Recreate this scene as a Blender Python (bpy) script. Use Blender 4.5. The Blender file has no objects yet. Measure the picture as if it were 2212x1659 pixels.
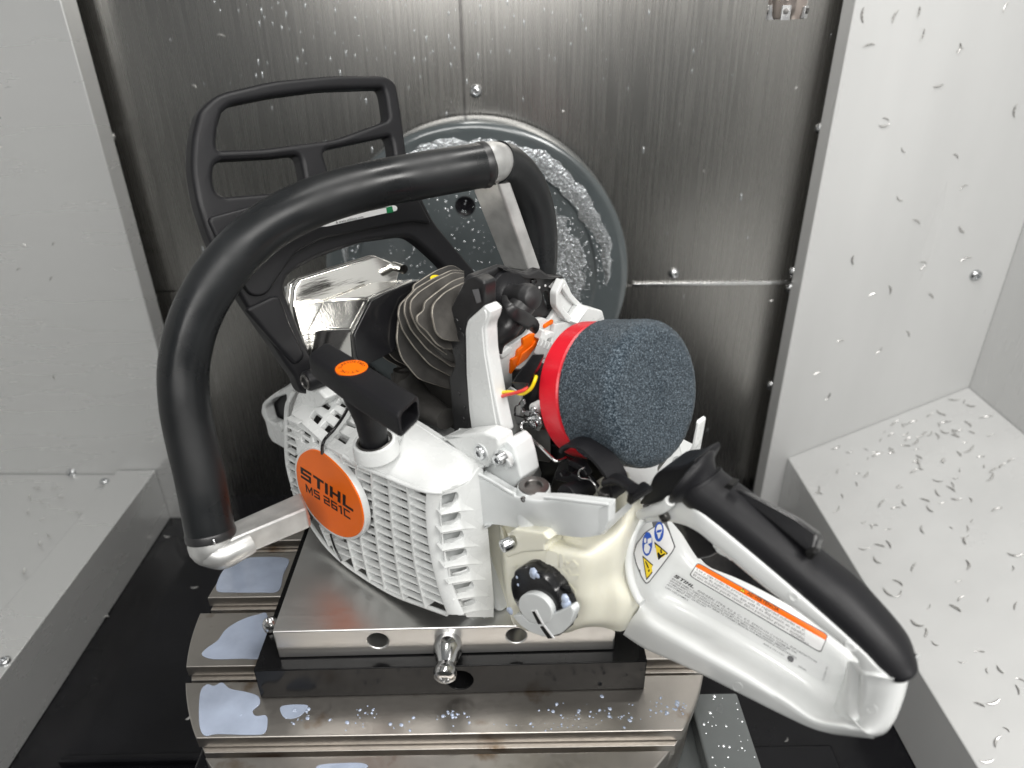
import bpy, bmesh, math, random
from mathutils import Vector as V, Matrix
random.seed(7)
S = bpy.context.scene
COL = S.collection
MM = 0.001
# ---------------------------------------------------------------- camera, world, lamps, exposure
FPX, CX, CY = 1534.0, 1106.0, 829.5          # focal length and centre, in pixels of a 2212 x 1659 picture
TH, RHO, CAMH = math.radians(28.5), math.radians(0.9), 380.0
cA = V((0, math.cos(TH), -math.sin(TH)))
_d0 = V((0, -math.sin(TH), -math.cos(TH)))
cR = V((1, 0, 0)) * math.cos(RHO) + _d0 * math.sin(RHO)
cD = -V((1, 0, 0)) * math.sin(RHO) + _d0 * math.cos(RHO)
cC = V((0, 0, CAMH))
cam = bpy.data.cameras.new('camera'); camo = bpy.data.objects.new('camera', cam); COL.objects.link(camo)
cam.sensor_width = 36.0; cam.lens = 36.0 * FPX / 2212.0
cam.clip_start = 0.01; cam.clip_end = 50
up = -cD; bk = -cA
camo.matrix_world = Matrix(((cR.x, up.x, bk.x, cC.x * MM), (cR.y, up.y, bk.y, cC.y * MM), (cR.z, up.z, bk.z, cC.z * MM), (0, 0, 0, 1)))
cam.dof.use_dof = True; cam.dof.focus_distance = 0.46; cam.dof.aperture_fstop = 7.5
S.camera = camo
W_ = bpy.data.worlds.new('World'); S.world = W_; W_.use_nodes = True
bgn = W_.node_tree.nodes['Background']; bgn.inputs['Color'].default_value = (0.95, 0.98, 1.0, 1); bgn.inputs['Strength'].default_value = 0.19
S.view_settings.view_transform = 'Standard'; S.view_settings.look = 'None'; S.view_settings.exposure = 0.06; S.view_settings.gamma = 1.0
def area(name, loc, target, sx, sy, power, col=(1, 0.98, 0.95)):
    l = bpy.data.lights.new(name, 'AREA'); l.shape = 'RECTANGLE'; l.size = sx * MM; l.size_y = sy * MM; l.energy = power; l.color = col
    o = bpy.data.objects.new(name, l); COL.objects.link(o)
    o.location = V(loc) * MM; o.rotation_euler = (V(target) - V(loc)).to_track_quat('-Z', 'Y').to_euler()
    return o
area('ceiling_lamp', (60, 400, 930), (20, 430, 0), 640, 80, 4.2)
area('door_and_fill_lamp', (430, -190, 740), (60, 470, 60), 420, 240, 5.6)
area('door_and_fill_lamp', (-110, -280, 580), (-60, 400, 60), 620, 260, 4.0)  # added front fill near the camera, not a fitting of the door
# ---------------------------------------------------------------- geometry helpers (all lengths in millimetres)
def ray(x, y): return cR * ((x - CX) / FPX) + cD * ((y - CY) / FPX) + cA
def cut(x, y, p0, n):
    r = ray(x, y); n = V(n); return cC + r * ((V(p0) - cC).dot(n) / r.dot(n))
def PZ(x, y, z): return cut(x, y, (0, 0, z), (0, 0, 1))
def PY(x, y, Y): return cut(x, y, (0, Y, 0), (0, 1, 0))
def PX(x, y, X): return cut(x, y, (X, 0, 0), (1, 0, 0))
def PD(x, y, d): return cC + ray(x, y) * d
q_ = math.sqrt(.5)
B = V((q_, -q_, 0)); L = V((-q_, -q_, 0)); U = V((0, 0, 1))     # saw axes: rearward, to the saw's left, up
O = PD(712, 1067, 436)
def W(b, l, u): return O + B * b + L * l + U * u
def PL(x, y, l): return cut(x, y, O + L * l, L)
def PB(x, y, b): return cut(x, y, O + B * b, B)
def PU(x, y, u): return cut(x, y, O + U * u, U)
def loc(p): v = p - O; return V((v.dot(B), v.dot(L), v.dot(U)))

def link(name, me, mat, parent=None):
    o = bpy.data.objects.new(name, me); COL.objects.link(o)
    if mat is not None and not me.materials: me.materials.append(mat)
    if parent is not None: o.parent = parent; o.matrix_parent_inverse = Matrix.Identity(4); o.matrix_local = parent_inv(parent) @ Matrix.Identity(4)
    return o
def parent_inv(p):
    m = Matrix.Identity(4); q = p
    while q is not None:
        m = q.matrix_basis @ m; q = q.parent
    return m.inverted()
def meta(o, label=None, cat=None, group=None, kind=None):
    if label: o['label'] = label
    if cat: o['category'] = cat
    if group: o['group'] = group
    if kind: o['kind'] = kind
    return o
def empty(name, at, label, cat, group=None):
    o = bpy.data.objects.new(name, None); COL.objects.link(o); o.location = V(at) * MM; o.empty_display_size = .02
    return meta(o, label, cat, group)
def shade(me, ang=32):
    me.polygons.foreach_set('use_smooth', [True] * len(me.polygons)); me.set_sharp_from_angle(angle=math.radians(ang))
def flat_caps(o):
    w = o.modifiers.new('weighted', 'WEIGHTED_NORMAL'); w.keep_sharp = True; w.weight = 90
    return o
def bm_obj(name, bm, mat, parent=None, ang=32):
    bmesh.ops.recalc_face_normals(bm, faces=bm.faces)
    for v in bm.verts: v.co *= MM
    me = bpy.data.meshes.new(name); bm.to_mesh(me); bm.free(); shade(me, ang)
    return link(name, me, mat, parent)
def rnd(pts, seg=4):
    """closed loop of (x, y[, r]) -> loop with rounded corners"""
    out = []; n = len(pts)
    for i, p in enumerate(pts):
        r = p[2] if len(p) > 2 else 0
        c = V((p[0], p[1])); a = V(pts[i - 1][:2]) - c; b = V(pts[(i + 1) % n][:2]) - c
        if r <= 0: out.append(c); continue
        d = min(r, a.length * .48, b.length * .48); a = c + a.normalized() * d; b = c + b.normalized() * d
        for k in range(seg + 1):
            t = k / seg; out.append(a * (1 - t) ** 2 + c * 2 * t * (1 - t) + b * t * t)
    return [(v.x, v.y) for v in out]
def spl(pts, n=6, closed=True):
    """Catmull-Rom through points of any dimension"""
    P = [V(p) for p in pts]; out = []; m = len(P)
    for i in range(m if closed else m - 1):
        g = (lambda k: P[k % m]) if closed else (lambda k: P[max(0, min(m - 1, k))])
        a, b, c, d = g(i - 1), g(i), g(i + 1), g(i + 2)
        for k in range(n):
            t = k / n
            out.append(.5 * (2 * b + (c - a) * t + (2 * a - 5 * b + 4 * c - d) * t * t + (3 * b - a - 3 * c + d) * t ** 3))
    if not closed: out.append(P[-1].copy())
    return out
def slab(name, mat, loops, origin, n, thick, parent=None, bev=1.0, seg=2, ang=60):
    """flat plate: 3D loops lying on a plane (first the outline, then holes); front face on the plane, body behind it (against n)"""
    n = V(n).normalized(); o = V(origin)
    e1 = n.orthogonal().normalized(); e2 = n.cross(e1)
    cu = bpy.data.curves.new(name, 'CURVE'); cu.dimensions = '2D'; cu.fill_mode = 'BOTH'
    for lp in loops:
        s = cu.splines.new('POLY'); s.points.add(len(lp) - 1); s.use_cyclic_u = True
        for k, p in enumerate(lp):
            d = V(p) - o; s.points[k].co = (d.dot(e1), d.dot(e2), 0, 1)
    bev = min(bev, thick * .45)
    cu.extrude = thick / 2 - bev; cu.bevel_depth = bev; cu.bevel_resolution = seg; cu.offset = -bev
    t = bpy.data.objects.new(name, cu); COL.objects.link(t)
    me = bpy.data.meshes.new_from_object(t.evaluated_get(bpy.context.evaluated_depsgraph_get()))
    bpy.data.objects.remove(t); bpy.data.curves.remove(cu)
    c = o - n * (thick / 2)
    me.transform(Matrix(((e1.x, e2.x, n.x, c.x), (e1.y, e2.y, n.y, c.y), (e1.z, e2.z, n.z, c.z), (0, 0, 0, 1))))
    bm = bmesh.new(); bm.from_mesh(me); bpy.data.meshes.remove(me)
    bmesh.ops.remove_doubles(bm, verts=bm.verts, dist=.01)
    return flat_caps(bm_obj(name, bm, mat, parent, ang))
def slabL(name, mat, loops, l, thick, parent=None, **k):
    return slab(name, mat, [[PL(x, y, l) for x, y in lp] for lp in loops], O + L * l, L, thick, parent, **k)
def slabB(name, mat, loops, b, thick, parent=None, **k):
    return slab(name, mat, [[PB(x, y, b) for x, y in lp] for lp in loops], O + B * b, B, thick, parent, **k)
def slabZ(name, mat, loops, z, thick, parent=None, **k):
    return slab(name, mat, [[PZ(x, y, z) for x, y in lp] for lp in loops], (0, 0, z), (0, 0, 1), thick, parent, **k)
def slab3(name, mat, p3, pts, thick, parent=None, **k):
    """plate on the plane through three (x,y,point3d) anchors; loops in pixels"""
    a, b, c = p3; n = (b - a).cross(c - a).normalized()
    if n.dot(cC - a) < 0: n = -n
    return slab(name, mat, [[cut(x, y, a, n) for x, y in lp] for lp in pts], a, n, thick, parent, **k)
def loft(name, mat, rings, parent=None, caps=True, ang=40, closed=True):
    bm = bmesh.new(); R_ = [[bm.verts.new(V(p)) for p in r] for r in rings]; n = len(R_[0])
    for i in range(len(R_) - 1):
        for k in range(n if closed else n - 1):
            a, b = R_[i], R_[i + 1]; k2 = (k + 1) % n
            try: bm.faces.new((a[k], a[k2], b[k2], b[k]))
            except ValueError: pass
    if caps:
        bm.faces.new(list(reversed(R_[0]))); bm.faces.new(R_[-1])
    return bm_obj(name, bm, mat, parent, ang)
def ringpath(path, rad, upv=None, n=16, sq=1.0):
    """rings along a path; rad(i) -> (ra, rb)"""
    P = [V(p) for p in path]; rings = []; m = len(P)
    t0 = (P[1] - P[0]).normalized(); s = V(upv) if upv is not None else t0.orthogonal()
    for i, p in enumerate(P):
        t = (P[min(i + 1, m - 1)] - P[max(i - 1, 0)]).normalized()
        if upv is not None: s = V(upv)
        s = (s - t * s.dot(t)).normalized(); w = t.cross(s)
        ra, rb = rad(i); ring = []
        for k in range(n):
            a = 2 * math.pi * k / n; ca, sa = math.cos(a), math.sin(a)
            if sq != 1.0:
                ca = math.copysign(abs(ca) ** sq, ca); sa = math.copysign(abs(sa) ** sq, sa)
            ring.append(p + s * ra * ca + w * rb * sa)
        rings.append(ring)
    return rings
def tube(name, mat, pts, r, parent=None, n=16, per=6, upv=None, sq=1.0, smooth=True, ang=50):
    path = spl(pts, per, False) if smooth else [V(p) for p in pts]; m = len(path) - 1
    if callable(r): rad = lambda i: r(i / m)
    elif isinstance(r, (list, tuple)) and isinstance(r[0], (list, tuple)):
        def rad(i):
            f_ = i / m * (len(r) - 1); k = min(int(f_), len(r) - 2); t = f_ - k
            return (r[k][0] * (1 - t) + r[k + 1][0] * t, r[k][1] * (1 - t) + r[k + 1][1] * t)
    elif isinstance(r, (list, tuple)): rad = lambda i: (r[0], r[1])
    else: rad = lambda i: (r, r)
    return loft(name, mat, ringpath(path, rad, upv, n, sq), parent, True, ang)
def lathe(name, mat, o, ax, prof, parent=None, n=40, ang=35):
    """prof: (radius, distance along axis) from one end to the other; closed with caps if radius > 0"""
    ax = V(ax).normalized(); e1 = ax.orthogonal().normalized(); e2 = ax.cross(e1); o = V(o)
    return loft(name, mat, [[o + ax * h + (e1 * math.cos(2 * math.pi * k / n) + e2 * math.sin(2 * math.pi * k / n)) * max(r, .01) for k in range(n)] for r, h in prof], parent, True, ang)
def box(name, mat, c, ax, size, parent=None, bev=.6, seg=2, bm=None):
    """oriented box; ax = three axes, size = three full lengths"""
    own = bm is None; b2 = bmesh.new()
    bmesh.ops.create_cube(b2, size=1)
    a = [V(v).normalized() for v in ax]
    for v in b2.verts:
        v.co = V(c) + a[0] * v.co.x * size[0] + a[1] * v.co.y * size[1] + a[2] * v.co.z * size[2]
    if bev: bmesh.ops.bevel(b2, geom=b2.edges[:], offset=bev, segments=seg, profile=.5, affect='EDGES')
    if own: return flat_caps(bm_obj(name, b2, mat, parent, 60))
    m = bpy.data.meshes.new('t'); b2.to_mesh(m); b2.free(); bm.from_mesh(m); bpy.data.meshes.remove(m)
AX = (V((1, 0, 0)), V((0, 1, 0)), V((0, 0, 1)))
BX = (B, L, U)
def hexa(name, mat, P8, parent=None, bev=.8, seg=2):
    """box from 8 corners: bottom loop of four, top loop of four"""
    bm = bmesh.new(); v = [bm.verts.new(V(p)) for p in P8]
    for f_ in ((3, 2, 1, 0), (4, 5, 6, 7), (0, 1, 5, 4), (1, 2, 6, 5), (2, 3, 7, 6), (3, 0, 4, 7)): bm.faces.new([v[i] for i in f_])
    bmesh.ops.recalc_face_normals(bm, faces=bm.faces)
    if bev: bmesh.ops.bevel(bm, geom=bm.edges[:], offset=bev, segments=seg, profile=.5, affect='EDGES')
    return flat_caps(bm_obj(name, bm, mat, parent, 60))
def text(name, mat, s, o, ex, ey, size, parent=None, depth=.12, shear=0.0, align='LEFT', width=1.0, space=1.0, bold=0.0):
    """flat lettering: o = origin, ex/ey = reading and up directions, size = cap height about .7 of it"""
    cu = bpy.data.curves.new(name, 'FONT'); cu.body = s; cu.size = size; cu.extrude = depth / 2; cu.shear = shear; cu.align_x = align
    cu.space_character = space; cu.offset = bold; cu.resolution_u = 2
    t = bpy.data.objects.new(name, cu); COL.objects.link(t)
    me = bpy.data.meshes.new_from_object(t.evaluated_get(bpy.context.evaluated_depsgraph_get()))
    bpy.data.objects.remove(t); bpy.data.curves.remove(cu)
    ex = V(ex) * width; ey = V(ey); nz = V(ex).cross(ey).normalized(); o = V(o)
    me.transform(Matrix(((ex.x, ey.x, nz.x, o.x), (ex.y, ey.y, nz.y, o.y), (ex.z, ey.z, nz.z, o.z), (0, 0, 0, 1))))
    me.transform(Matrix.Scale(MM, 4)); me.materials.clear()
    return link(name, me, mat, parent)
# ---------------------------------------------------------------- materials
def mat(name, col, rough=.4, metal=0.0, spec=.5, noise=None, bump=None, sss=0, coat=0, aniso=0, rvar=None, edge=None):
    """noise=(scale, amount[, stretch xyz]) varies the colour; bump=(scale, distance mm[, stretch]); rvar=(scale, amount[, stretch])"""
    m = bpy.data.materials.new(name); m.use_nodes = True; nt = m.node_tree; N = nt.nodes; K = nt.links
    p = N['Principled BSDF']; p.inputs['Base Color'].default_value = (*col, 1); p.inputs['Roughness'].default_value = rough
    p.inputs['Metallic'].default_value = metal; p.inputs['Specular IOR Level'].default_value = spec
    if coat: p.inputs['Coat Weight'].default_value = coat; p.inputs['Coat Roughness'].default_value = .08
    if aniso: p.inputs['Anisotropic'].default_value = aniso
    if sss:
        p.inputs['Subsurface Weight'].default_value = sss; p.inputs['Subsurface Radius'].default_value = (1, .9, .6); p.inputs['Subsurface Scale'].default_value = .004
    tc = N.new('ShaderNodeTexCoord')
    def tex(scale, st=None, detail=6):
        mp = N.new('ShaderNodeMapping'); K.new(tc.outputs['Object'], mp.inputs['Vector'])
        if st: mp.inputs['Scale'].default_value = st
        t = N.new('ShaderNodeTexNoise'); t.inputs['Scale'].default_value = scale; t.inputs['Detail'].default_value = detail; K.new(mp.outputs[0], t.inputs['Vector'])
        return t
    if noise:
        t = tex(noise[0], noise[2] if len(noise) > 2 else None); r = N.new('ShaderNodeValToRGB'); a = noise[1]
        r.color_ramp.elements[0].position = .3; r.color_ramp.elements[1].position = .7
        r.color_ramp.elements[0].color = (*[c * (1 - a) for c in col], 1); r.color_ramp.elements[1].color = (*[min(1, c * (1 + a)) for c in col], 1)
        K.new(t.outputs['Fac'], r.inputs['Fac']); K.new(r.outputs[0], p.inputs['Base Color'])
    if rvar:
        t = tex(rvar[0], rvar[2] if len(rvar) > 2 else None); r = N.new('ShaderNodeMapRange')
        r.inputs['From Min'].default_value = .3; r.inputs['From Max'].default_value = .7
        r.inputs['To Min'].default_value = max(0.02, rough - rvar[1]); r.inputs['To Max'].default_value = min(1, rough + rvar[1])
        K.new(t.outputs['Fac'], r.inputs['Value']); K.new(r.outputs[0], p.inputs['Roughness'])
    if bump:
        t = tex(bump[0], bump[2] if len(bump) > 2 else None, 3); bn = N.new('ShaderNodeBump'); bn.inputs['Strength'].default_value = 1; bn.inputs['Distance'].default_value = bump[1] * MM
        K.new(t.outputs['Fac'], bn.inputs['Height']); K.new(bn.outputs[0], p.inputs['Normal'])
    return m
M = {}
M['white'] = mat('white_plastic', (.66, .675, .67), .28, noise=(60, .03), rvar=(90, .06))
M['handle_white'] = mat('white_handle_plastic', (.70, .715, .71), .2, noise=(40, .02), rvar=(60, .05))
M['casting'] = mat('painted_casting', (.60, .62, .62), .38, noise=(50, .05), bump=(900, .02))
M['tank'] = mat('tank_plastic', (.75, .735, .625), .28, sss=.15, noise=(25, .04))
M['black'] = mat('textured_black_plastic', (.0075, .0075, .009), .46, spec=.30, bump=(1500, .10), rvar=(40, .06))
M['gloss_black'] = mat('gloss_black_plastic', (.008, .008, .009), .2, rvar=(60, .08))
M['rubber'] = mat('black_rubber', (.017, .017, .018), .38, spec=.5, noise=(30, .3), rvar=(35, .12))
M['tube'] = mat('handle_rubber', (.010, .011, .012), .36, spec=.36, rvar=(26, .2), noise=(18, .4), bump=(240, .03))
M['cast_alu'] = mat('cast_aluminium', (.56, .56, .55), .42, .75, noise=(120, .12), bump=(500, .06), rvar=(70, .1))
M['polished'] = mat('machined_aluminium', (.86, .85, .82), .13, 1.0, rvar=(30, .06), bump=(60, .05, (1, 1, 14)))
M['fin'] = mat('cylinder_metal', (.062, .058, .053), .6, .3, noise=(90, .4), bump=(700, .1), rvar=(60, .12))
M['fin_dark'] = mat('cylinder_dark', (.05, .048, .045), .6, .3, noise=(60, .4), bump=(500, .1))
M['orange'] = mat('orange_plastic', (.83, .145, .002), .36, spec=.25, noise=(30, .05))
M['print'] = mat('black_print', (.008, .008, .008), .5, spec=.25)
M['print_grey'] = mat('grey_print', (.12, .12, .125), .5)
M['red'] = mat('printed_red_plastic', (.62, .012, .025), .33, bump=(700, .12, (.2, 1, 1)), noise=(50, .06))
M['steel'] = mat('bright_steel', (.62, .62, .62), .2, 1.0, rvar=(60, .1))
M['zinc'] = mat('zinc_screw', (.58, .59, .6), .24, 1.0, rvar=(200, .1))
M['dark_steel'] = mat('dark_steel', (.16, .155, .15), .32, .9, noise=(80, .2))
M['yellow'] = mat('yellow_wire', (.85, .62, .01), .35)
M['redwire'] = mat('red_wire', (.7, .05, .04), .35)
M['label_white'] = mat('label_white', (.8, .8, .8), .3)
M['label_clear'] = mat('label_silver', (.66, .67, .67), .35)
M['blue'] = mat('label_blue', (.02, .09, .45), .35)
M['labyel'] = mat('label_yellow', (.85, .62, .02), .35)
M['green'] = mat('label_green', (.01, .2, .07), .35)
M['puddle'] = mat('thin_milky_coolant', (.40, .46, .58), .05, coat=.4, noise=(55, .12), bump=(70, .04))
M['puddle'].node_tree.nodes['Principled BSDF'].inputs['Alpha'].default_value = .74
M['coolant'] = mat('milky_coolant', (.37, .43, .55), .06, coat=.4, noise=(55, .10), bump=(60, .05))
M['plate'] = mat('milled_aluminium', (.76, .755, .74), .34, 1.0, rvar=(60, .03, (1, 12, 12)))
M['black_ox'] = mat('black_oxide_steel', (.006, .006, .0065), .2, .0, spec=.16, rvar=(25, .1), noise=(30, .3))
M['table'] = mat('ground_steel', (.43, .405, .375), .34, .95, noise=(18, .1), rvar=(300, .05), bump=(350, .05, (1, .2, 1)))
M['floor'] = mat('wet_black_floor', (.006, .006, .0075), .2, spec=.26, rvar=(9, .14), noise=(12, .4), bump=(25, .3))
M['stain'] = mat('brushed_stainless', (.335, .328, .312), .27, 1.0, noise=(40, .05, (6, 6, .15)), rvar=(60, .03, (6, 6, .15)), bump=(160, .012, (4, 4, .12)))
M['paint'] = mat('white_machine_paint', (.63, .635, .63), .33, rvar=(6, .08, (3, 3, .5)), noise=(7, .045, (2, 2, .35)))
M['paint_dark'] = mat('grey_machine_paint', (.10, .108, .108), .22, rvar=(20, .1), noise=(15, .1))
M['disc'] = mat('wet_grey_plate', (.085, .098, .102), .16, .1, rvar=(25, .1), noise=(9, .25), coat=.5, bump=(55, .25))
M['drop'] = mat('clear_drop', (.62, .65, .67), .16, .75, coat=.6)
M['satin'] = mat('satin_steel_panel', (.66, .665, .66), .27, .55, rvar=(9, .04, (.5, 1, 3)), noise=(5, .02, (.4, 1, 3)))
M['fin_edge'] = mat('worn_fin_edge', (.33, .305, .265), .45, .6, noise=(200, .3))
M['film'] = mat('rippled_coolant_film', (.60, .63, .65), .13, .85, coat=.4, bump=(330, 1.1), rvar=(90, .08))
M['chip'] = mat('aluminium_chip', (.56, .555, .54), .32, .6, rvar=(200, .12))

nt = M['table'].node_tree; p_ = nt.nodes['Principled BSDF']; src = p_.inputs['Base Color'].links[0].from_socket
tn = nt.nodes.new('ShaderNodeTexNoise'); tn.inputs['Scale'].default_value = 26; tn.inputs['Detail'].default_value = 5
tcn = nt.nodes.new('ShaderNodeTexCoord'); nt.links.new(tcn.outputs['Object'], tn.inputs['Vector'])
mr = nt.nodes.new('ShaderNodeMapRange'); mr.inputs['From Min'].default_value = .60; mr.inputs['From Max'].default_value = .70; nt.links.new(tn.outputs['Fac'], mr.inputs['Value'])
mx = nt.nodes.new('ShaderNodeMix'); mx.data_type = 'RGBA'; mx.inputs['B'].default_value = (.17, .105, .05, 1)
nt.links.new(mr.outputs[0], mx.inputs['Factor']); nt.links.new(src, mx.inputs['A']); nt.links.new(mx.outputs['Result'], p_.inputs['Base Color'])
# ---------------------------------------------------------------- the machine's inside
WALL, PAN = 850.0, 800.0
SEAMX, SEAMZ = PY(999, 120, WALL).x, 59.5
FLOORZ = -262.0
def ybox(name, m, x0, x1, y0, y1, z0, z1, parent=None, bev=.8):
    return box(name, m, ((x0 + x1) / 2, (y0 + y1) / 2, (z0 + z1) / 2), AX, (x1 - x0, y1 - y0, z1 - z0), parent, bev)
def bolt(at, n, r, parent, m=None):
    n = V(n)
    o = lathe('bolt', m or M['zinc'], at, n, [(r * .98, 0), (r, r * .12), (r * .9, r * .42), (r * .66, r * .62), (r * .42, r * .7), (r * .40, r * .5), (r * .36, r * .35), (0, r * .33)], parent, 20)
    return o
bw = meta(empty('back_wall', (0, WALL, -200), None, None), kind='structure')
for x0, x1, z0, z1 in ((-620, SEAMX - 1, SEAMZ + 1.2, 760), (SEAMX + 1, 620, SEAMZ + 1.2, 760), (-620, 620, FLOORZ - 5, SEAMZ - 1.2)):
    ybox('sheet_panel', M['stain'], x0, x1, WALL, WALL + 4, z0, z1, bw, .5)
ybox('backing', M['dark_steel'], -622, 622, WALL + 5, WALL + 9, FLOORZ - 6, 762, bw, 0)
lip0 = PY(1366, 612, WALL).x
ybox('trim_strip', M['steel'], lip0, 366, WALL - 3.5, WALL - .4, SEAMZ - 2.5, SEAMZ + 2.6, bw, .9)
ybox('trim_strip', M['dark_steel'], SEAMX - 1.6, SEAMX + 1.6, WALL - 1.6, WALL - .3, SEAMZ + 3, 740, bw, .4)
for x, y in ((235, 297), (318, 611), (328, 647), (1028, 197), (1775, 278), (1456, 591), (1716, 588), (1709, 623), (1667, 833)):
    bolt(PY(x, y, WALL), (0, -1, 0), 7.2, bw)
lw = meta(empty('left_wall', (-440, PAN, -200), None, None), kind='structure')
ybox('wall_panel', M['satin'], -1000, -439.5, PAN, PAN + 30, FLOORZ - 4, 760, lw, 1.5)
bolt(PY(155, 1021, PAN), (0, -1, 0), 6.5, lw)
rw = meta(empty('right_wall', (348, PAN, -200), None, None), kind='structure')
ybox('wall_panel', M['paint'], 347.5, 592, PAN, PAN + 30, FLOORZ - 4, 760, rw, 1.5)
bolt(PY(2107, 594, PAN), (0, -1, 0), 7, rw)
sidew = meta(ybox('side_wall', M['paint'], 590, 620, -300, PAN - .5, FLOORZ - 4, 760, None, 1.0), kind='structure')
lsw = meta(ybox('side_wall', M['paint'], -1000, -970, -300, PAN - .5, FLOORZ - 4, 760, None, 1.0), kind='structure')
fl = meta(ybox('floor', M['floor'], -1000, 620, -300, WALL, FLOORZ - 20, FLOORZ, None, 0), kind='structure')
meta(ybox('ceiling', M['paint'], -1000, 620, 60, WALL, 960, 980, None, 0), kind='structure')
# ledges at both sides
LZ = -178.0
lb = empty('machine_ledge', (-514, 400, FLOORZ), 'white painted ledge with a raised square bar on the left of the black floor', 'ledge')
ybox('bar', M['satin'], -540, -488, -200, PAN - 1, FLOORZ + .5, LZ, lb, 1.2)
hexa('tray', M['satin'], [(-969, -200, LZ - 40), (-541, -200, LZ - 40), (-541, PAN - 1, LZ - 40), (-969, PAN - 1, LZ - 40), (-969, -200, LZ + 2), (-541, -200, LZ - 7), (-541, PAN - 1, LZ - 7), (-969, PAN - 1, LZ + 2)], lb, .8)
for x, y in ((226, 1041), (10, 1430)): bolt(PZ(x, y, LZ), (0, 0, 1), 6.0, lb)
RX, RZ, RX2, RZ2 = 374.0, -175.0, 589.0, -69.0
rb = meta(hexa('machine_ledge', M['paint'], [(RX, -200, FLOORZ + .5), (RX2, -200, FLOORZ + .5), (RX2, PAN - 1, FLOORZ + .5), (RX, PAN - 1, FLOORZ + .5), (RX, -200, RZ), (RX2, -200, RZ2), (RX2, PAN - 1, RZ2), (RX, PAN - 1, RZ)], None, 1.5), 'white sloping ledge strewn with metal chips on the right behind the saw handle', 'ledge')
rn = V((RZ - RZ2, 0, RX2 - RX)).normalized()
def PR(x, y): return cut(x, y, (RX, 0, RZ), rn)
lp_ = PZ(320, 1626, FLOORZ + 8)
lip = meta(ybox('floor_lip', M['floor'], -440, -170, lp_.y - 8, lp_.y, FLOORZ + .3, FLOORZ + 8, None, 2), 'low wet black lip across the floor at the lower left, by the round table', 'floor lip')
meta(ybox('front_sill', M['paint_dark'], -1000, 620, -330, -230, FLOORZ - 4, 130, None, 4), kind='structure')
# round plate on the back wall
DC = V((-39, 792, 88)); DR = 178.0
dsc = empty('round_faceplate', DC, 'large round wet grey plate with a hole on the steel wall behind the saw', 'faceplate')
lathe('disc', M['disc'], DC + V((0, 50, 0)), (0, -1, 0), [(DR, 0), (DR, 42), (DR - 1.2, 45), (DR - 4, 46.6), (DR - 9, 47.2), (DR - 11, 47), (DR - 37, 47), (DR - 40, 44), (DR - 62, 43), (1, 43)], dsc, 96)
for x, y in ((1005, 445), (832, 640)):
    p = PY(x, y, DC.y + 7); lathe('bolt_hole_shade', M['floor'], p + V((0, 2.0, 0)), (0, -1, 0), [(11.5, 0), (11.5, 2.4), (10.8, 2.6), (10.2, 2.2), (.1, 2.1)], dsc, 28)  # flush black disc, its colour stands in for the shade of a hole
# drops of coolant on the plate: beads of liquid
def beads(name, spots, n, parent=None, m=None, run=0.0):
    bm = bmesh.new(); n = V(n).normalized(); e1 = n.orthogonal().normalized() if abs(n.z) > .5 else n.cross(V((0, 0, 1))).normalized(); e2 = n.cross(e1)
    for p, r, k in spots:
        top = bm.verts.new(p + n * r * .55); m_ = 7; R1 = []; R2 = []
        for i in range(m_):
            a = 2 * math.pi * i / m_ + k
            d = e1 * math.cos(a) + e2 * math.sin(a) * (1 + .35 * math.sin(k * 7) + run * abs(math.sin(k * 5)))
            R1.append(bm.verts.new(p + d * r)); R2.append(bm.verts.new(p + d * r * .7 + n * r * .42))
        for i in range(m_):
            j = (i + 1) % m_; bm.faces.new((R1[i], R1[j], R2[j], R2[i])); bm.faces.new((R2[i], R2[j], top))
    o = bm_obj(name, bm, m or M['drop'], parent, 60); return meta(o, kind='stuff')
def film(name, a0, a1, r0, r1, off, na, nr, wob):
    bm = bmesh.new(); g = []
    ph = [random.random() * 6.3 for _ in range(8)]
    w_ = lambda a, k: sum(math.sin(a * f + ph[(k + i) % 8]) / (1 + i * .6) for i, f in enumerate((7, 17, 31, 53))) * wob
    for i in range(na + 1):
        t = i / na; a = a0 + (a1 - a0) * t; e = min(1, t * 5, (1 - t) * 5) ** .6
        ri, ro = r0 + w_(a, 0), r1 + w_(a, 3); mid_ = (ri + ro) / 2; ri, ro = mid_ + (ri - mid_) * e, mid_ + (ro - mid_) * e
        g.append([bm.verts.new(V((DC.x + r * math.cos(a), DC.y + off - .5 * math.sin(math.pi * k / nr), DC.z + r * math.sin(a)))) for k, r in enumerate([ri + (ro - ri) * k / nr for k in range(nr + 1)])])
    for i in range(na):
        for k in range(nr): bm.faces.new((g[i][k], g[i + 1][k], g[i + 1][k + 1], g[i][k + 1]))
    return meta(bm_obj(name, bm, M['film'], dsc, 80), kind='stuff')
film('coolant_film', -.75, 1.05, 92, 126, 6.5, 120, 6, 4.5)
film('coolant_film', -.05, 3.0, DR - 36, DR - 16, 2.6, 200, 5, 2.2)
sp = []
def face(y): return DC.y + y
for i in range(1100):
    a = random.gauss(.12, .40); rr = random.gauss(108, 16)
    if rr < 60 or rr > DR - 42: continue
    sp.append((V((DC.x + rr * math.cos(a), DC.y + 6.4, DC.z + rr * math.sin(a))), random.choice((.35, .5, .7, 1.0, 1.4)), random.random() * 6))
for i in range(700):
    a = random.uniform(0, 6.28); rr = (DR - 64) * math.sqrt(random.random())
    sp.append((V((DC.x + rr * math.cos(a), DC.y + 6.7, DC.z + rr * math.sin(a))), random.choice((.4, .6, .8, 1.2)), random.random() * 6))
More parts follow.
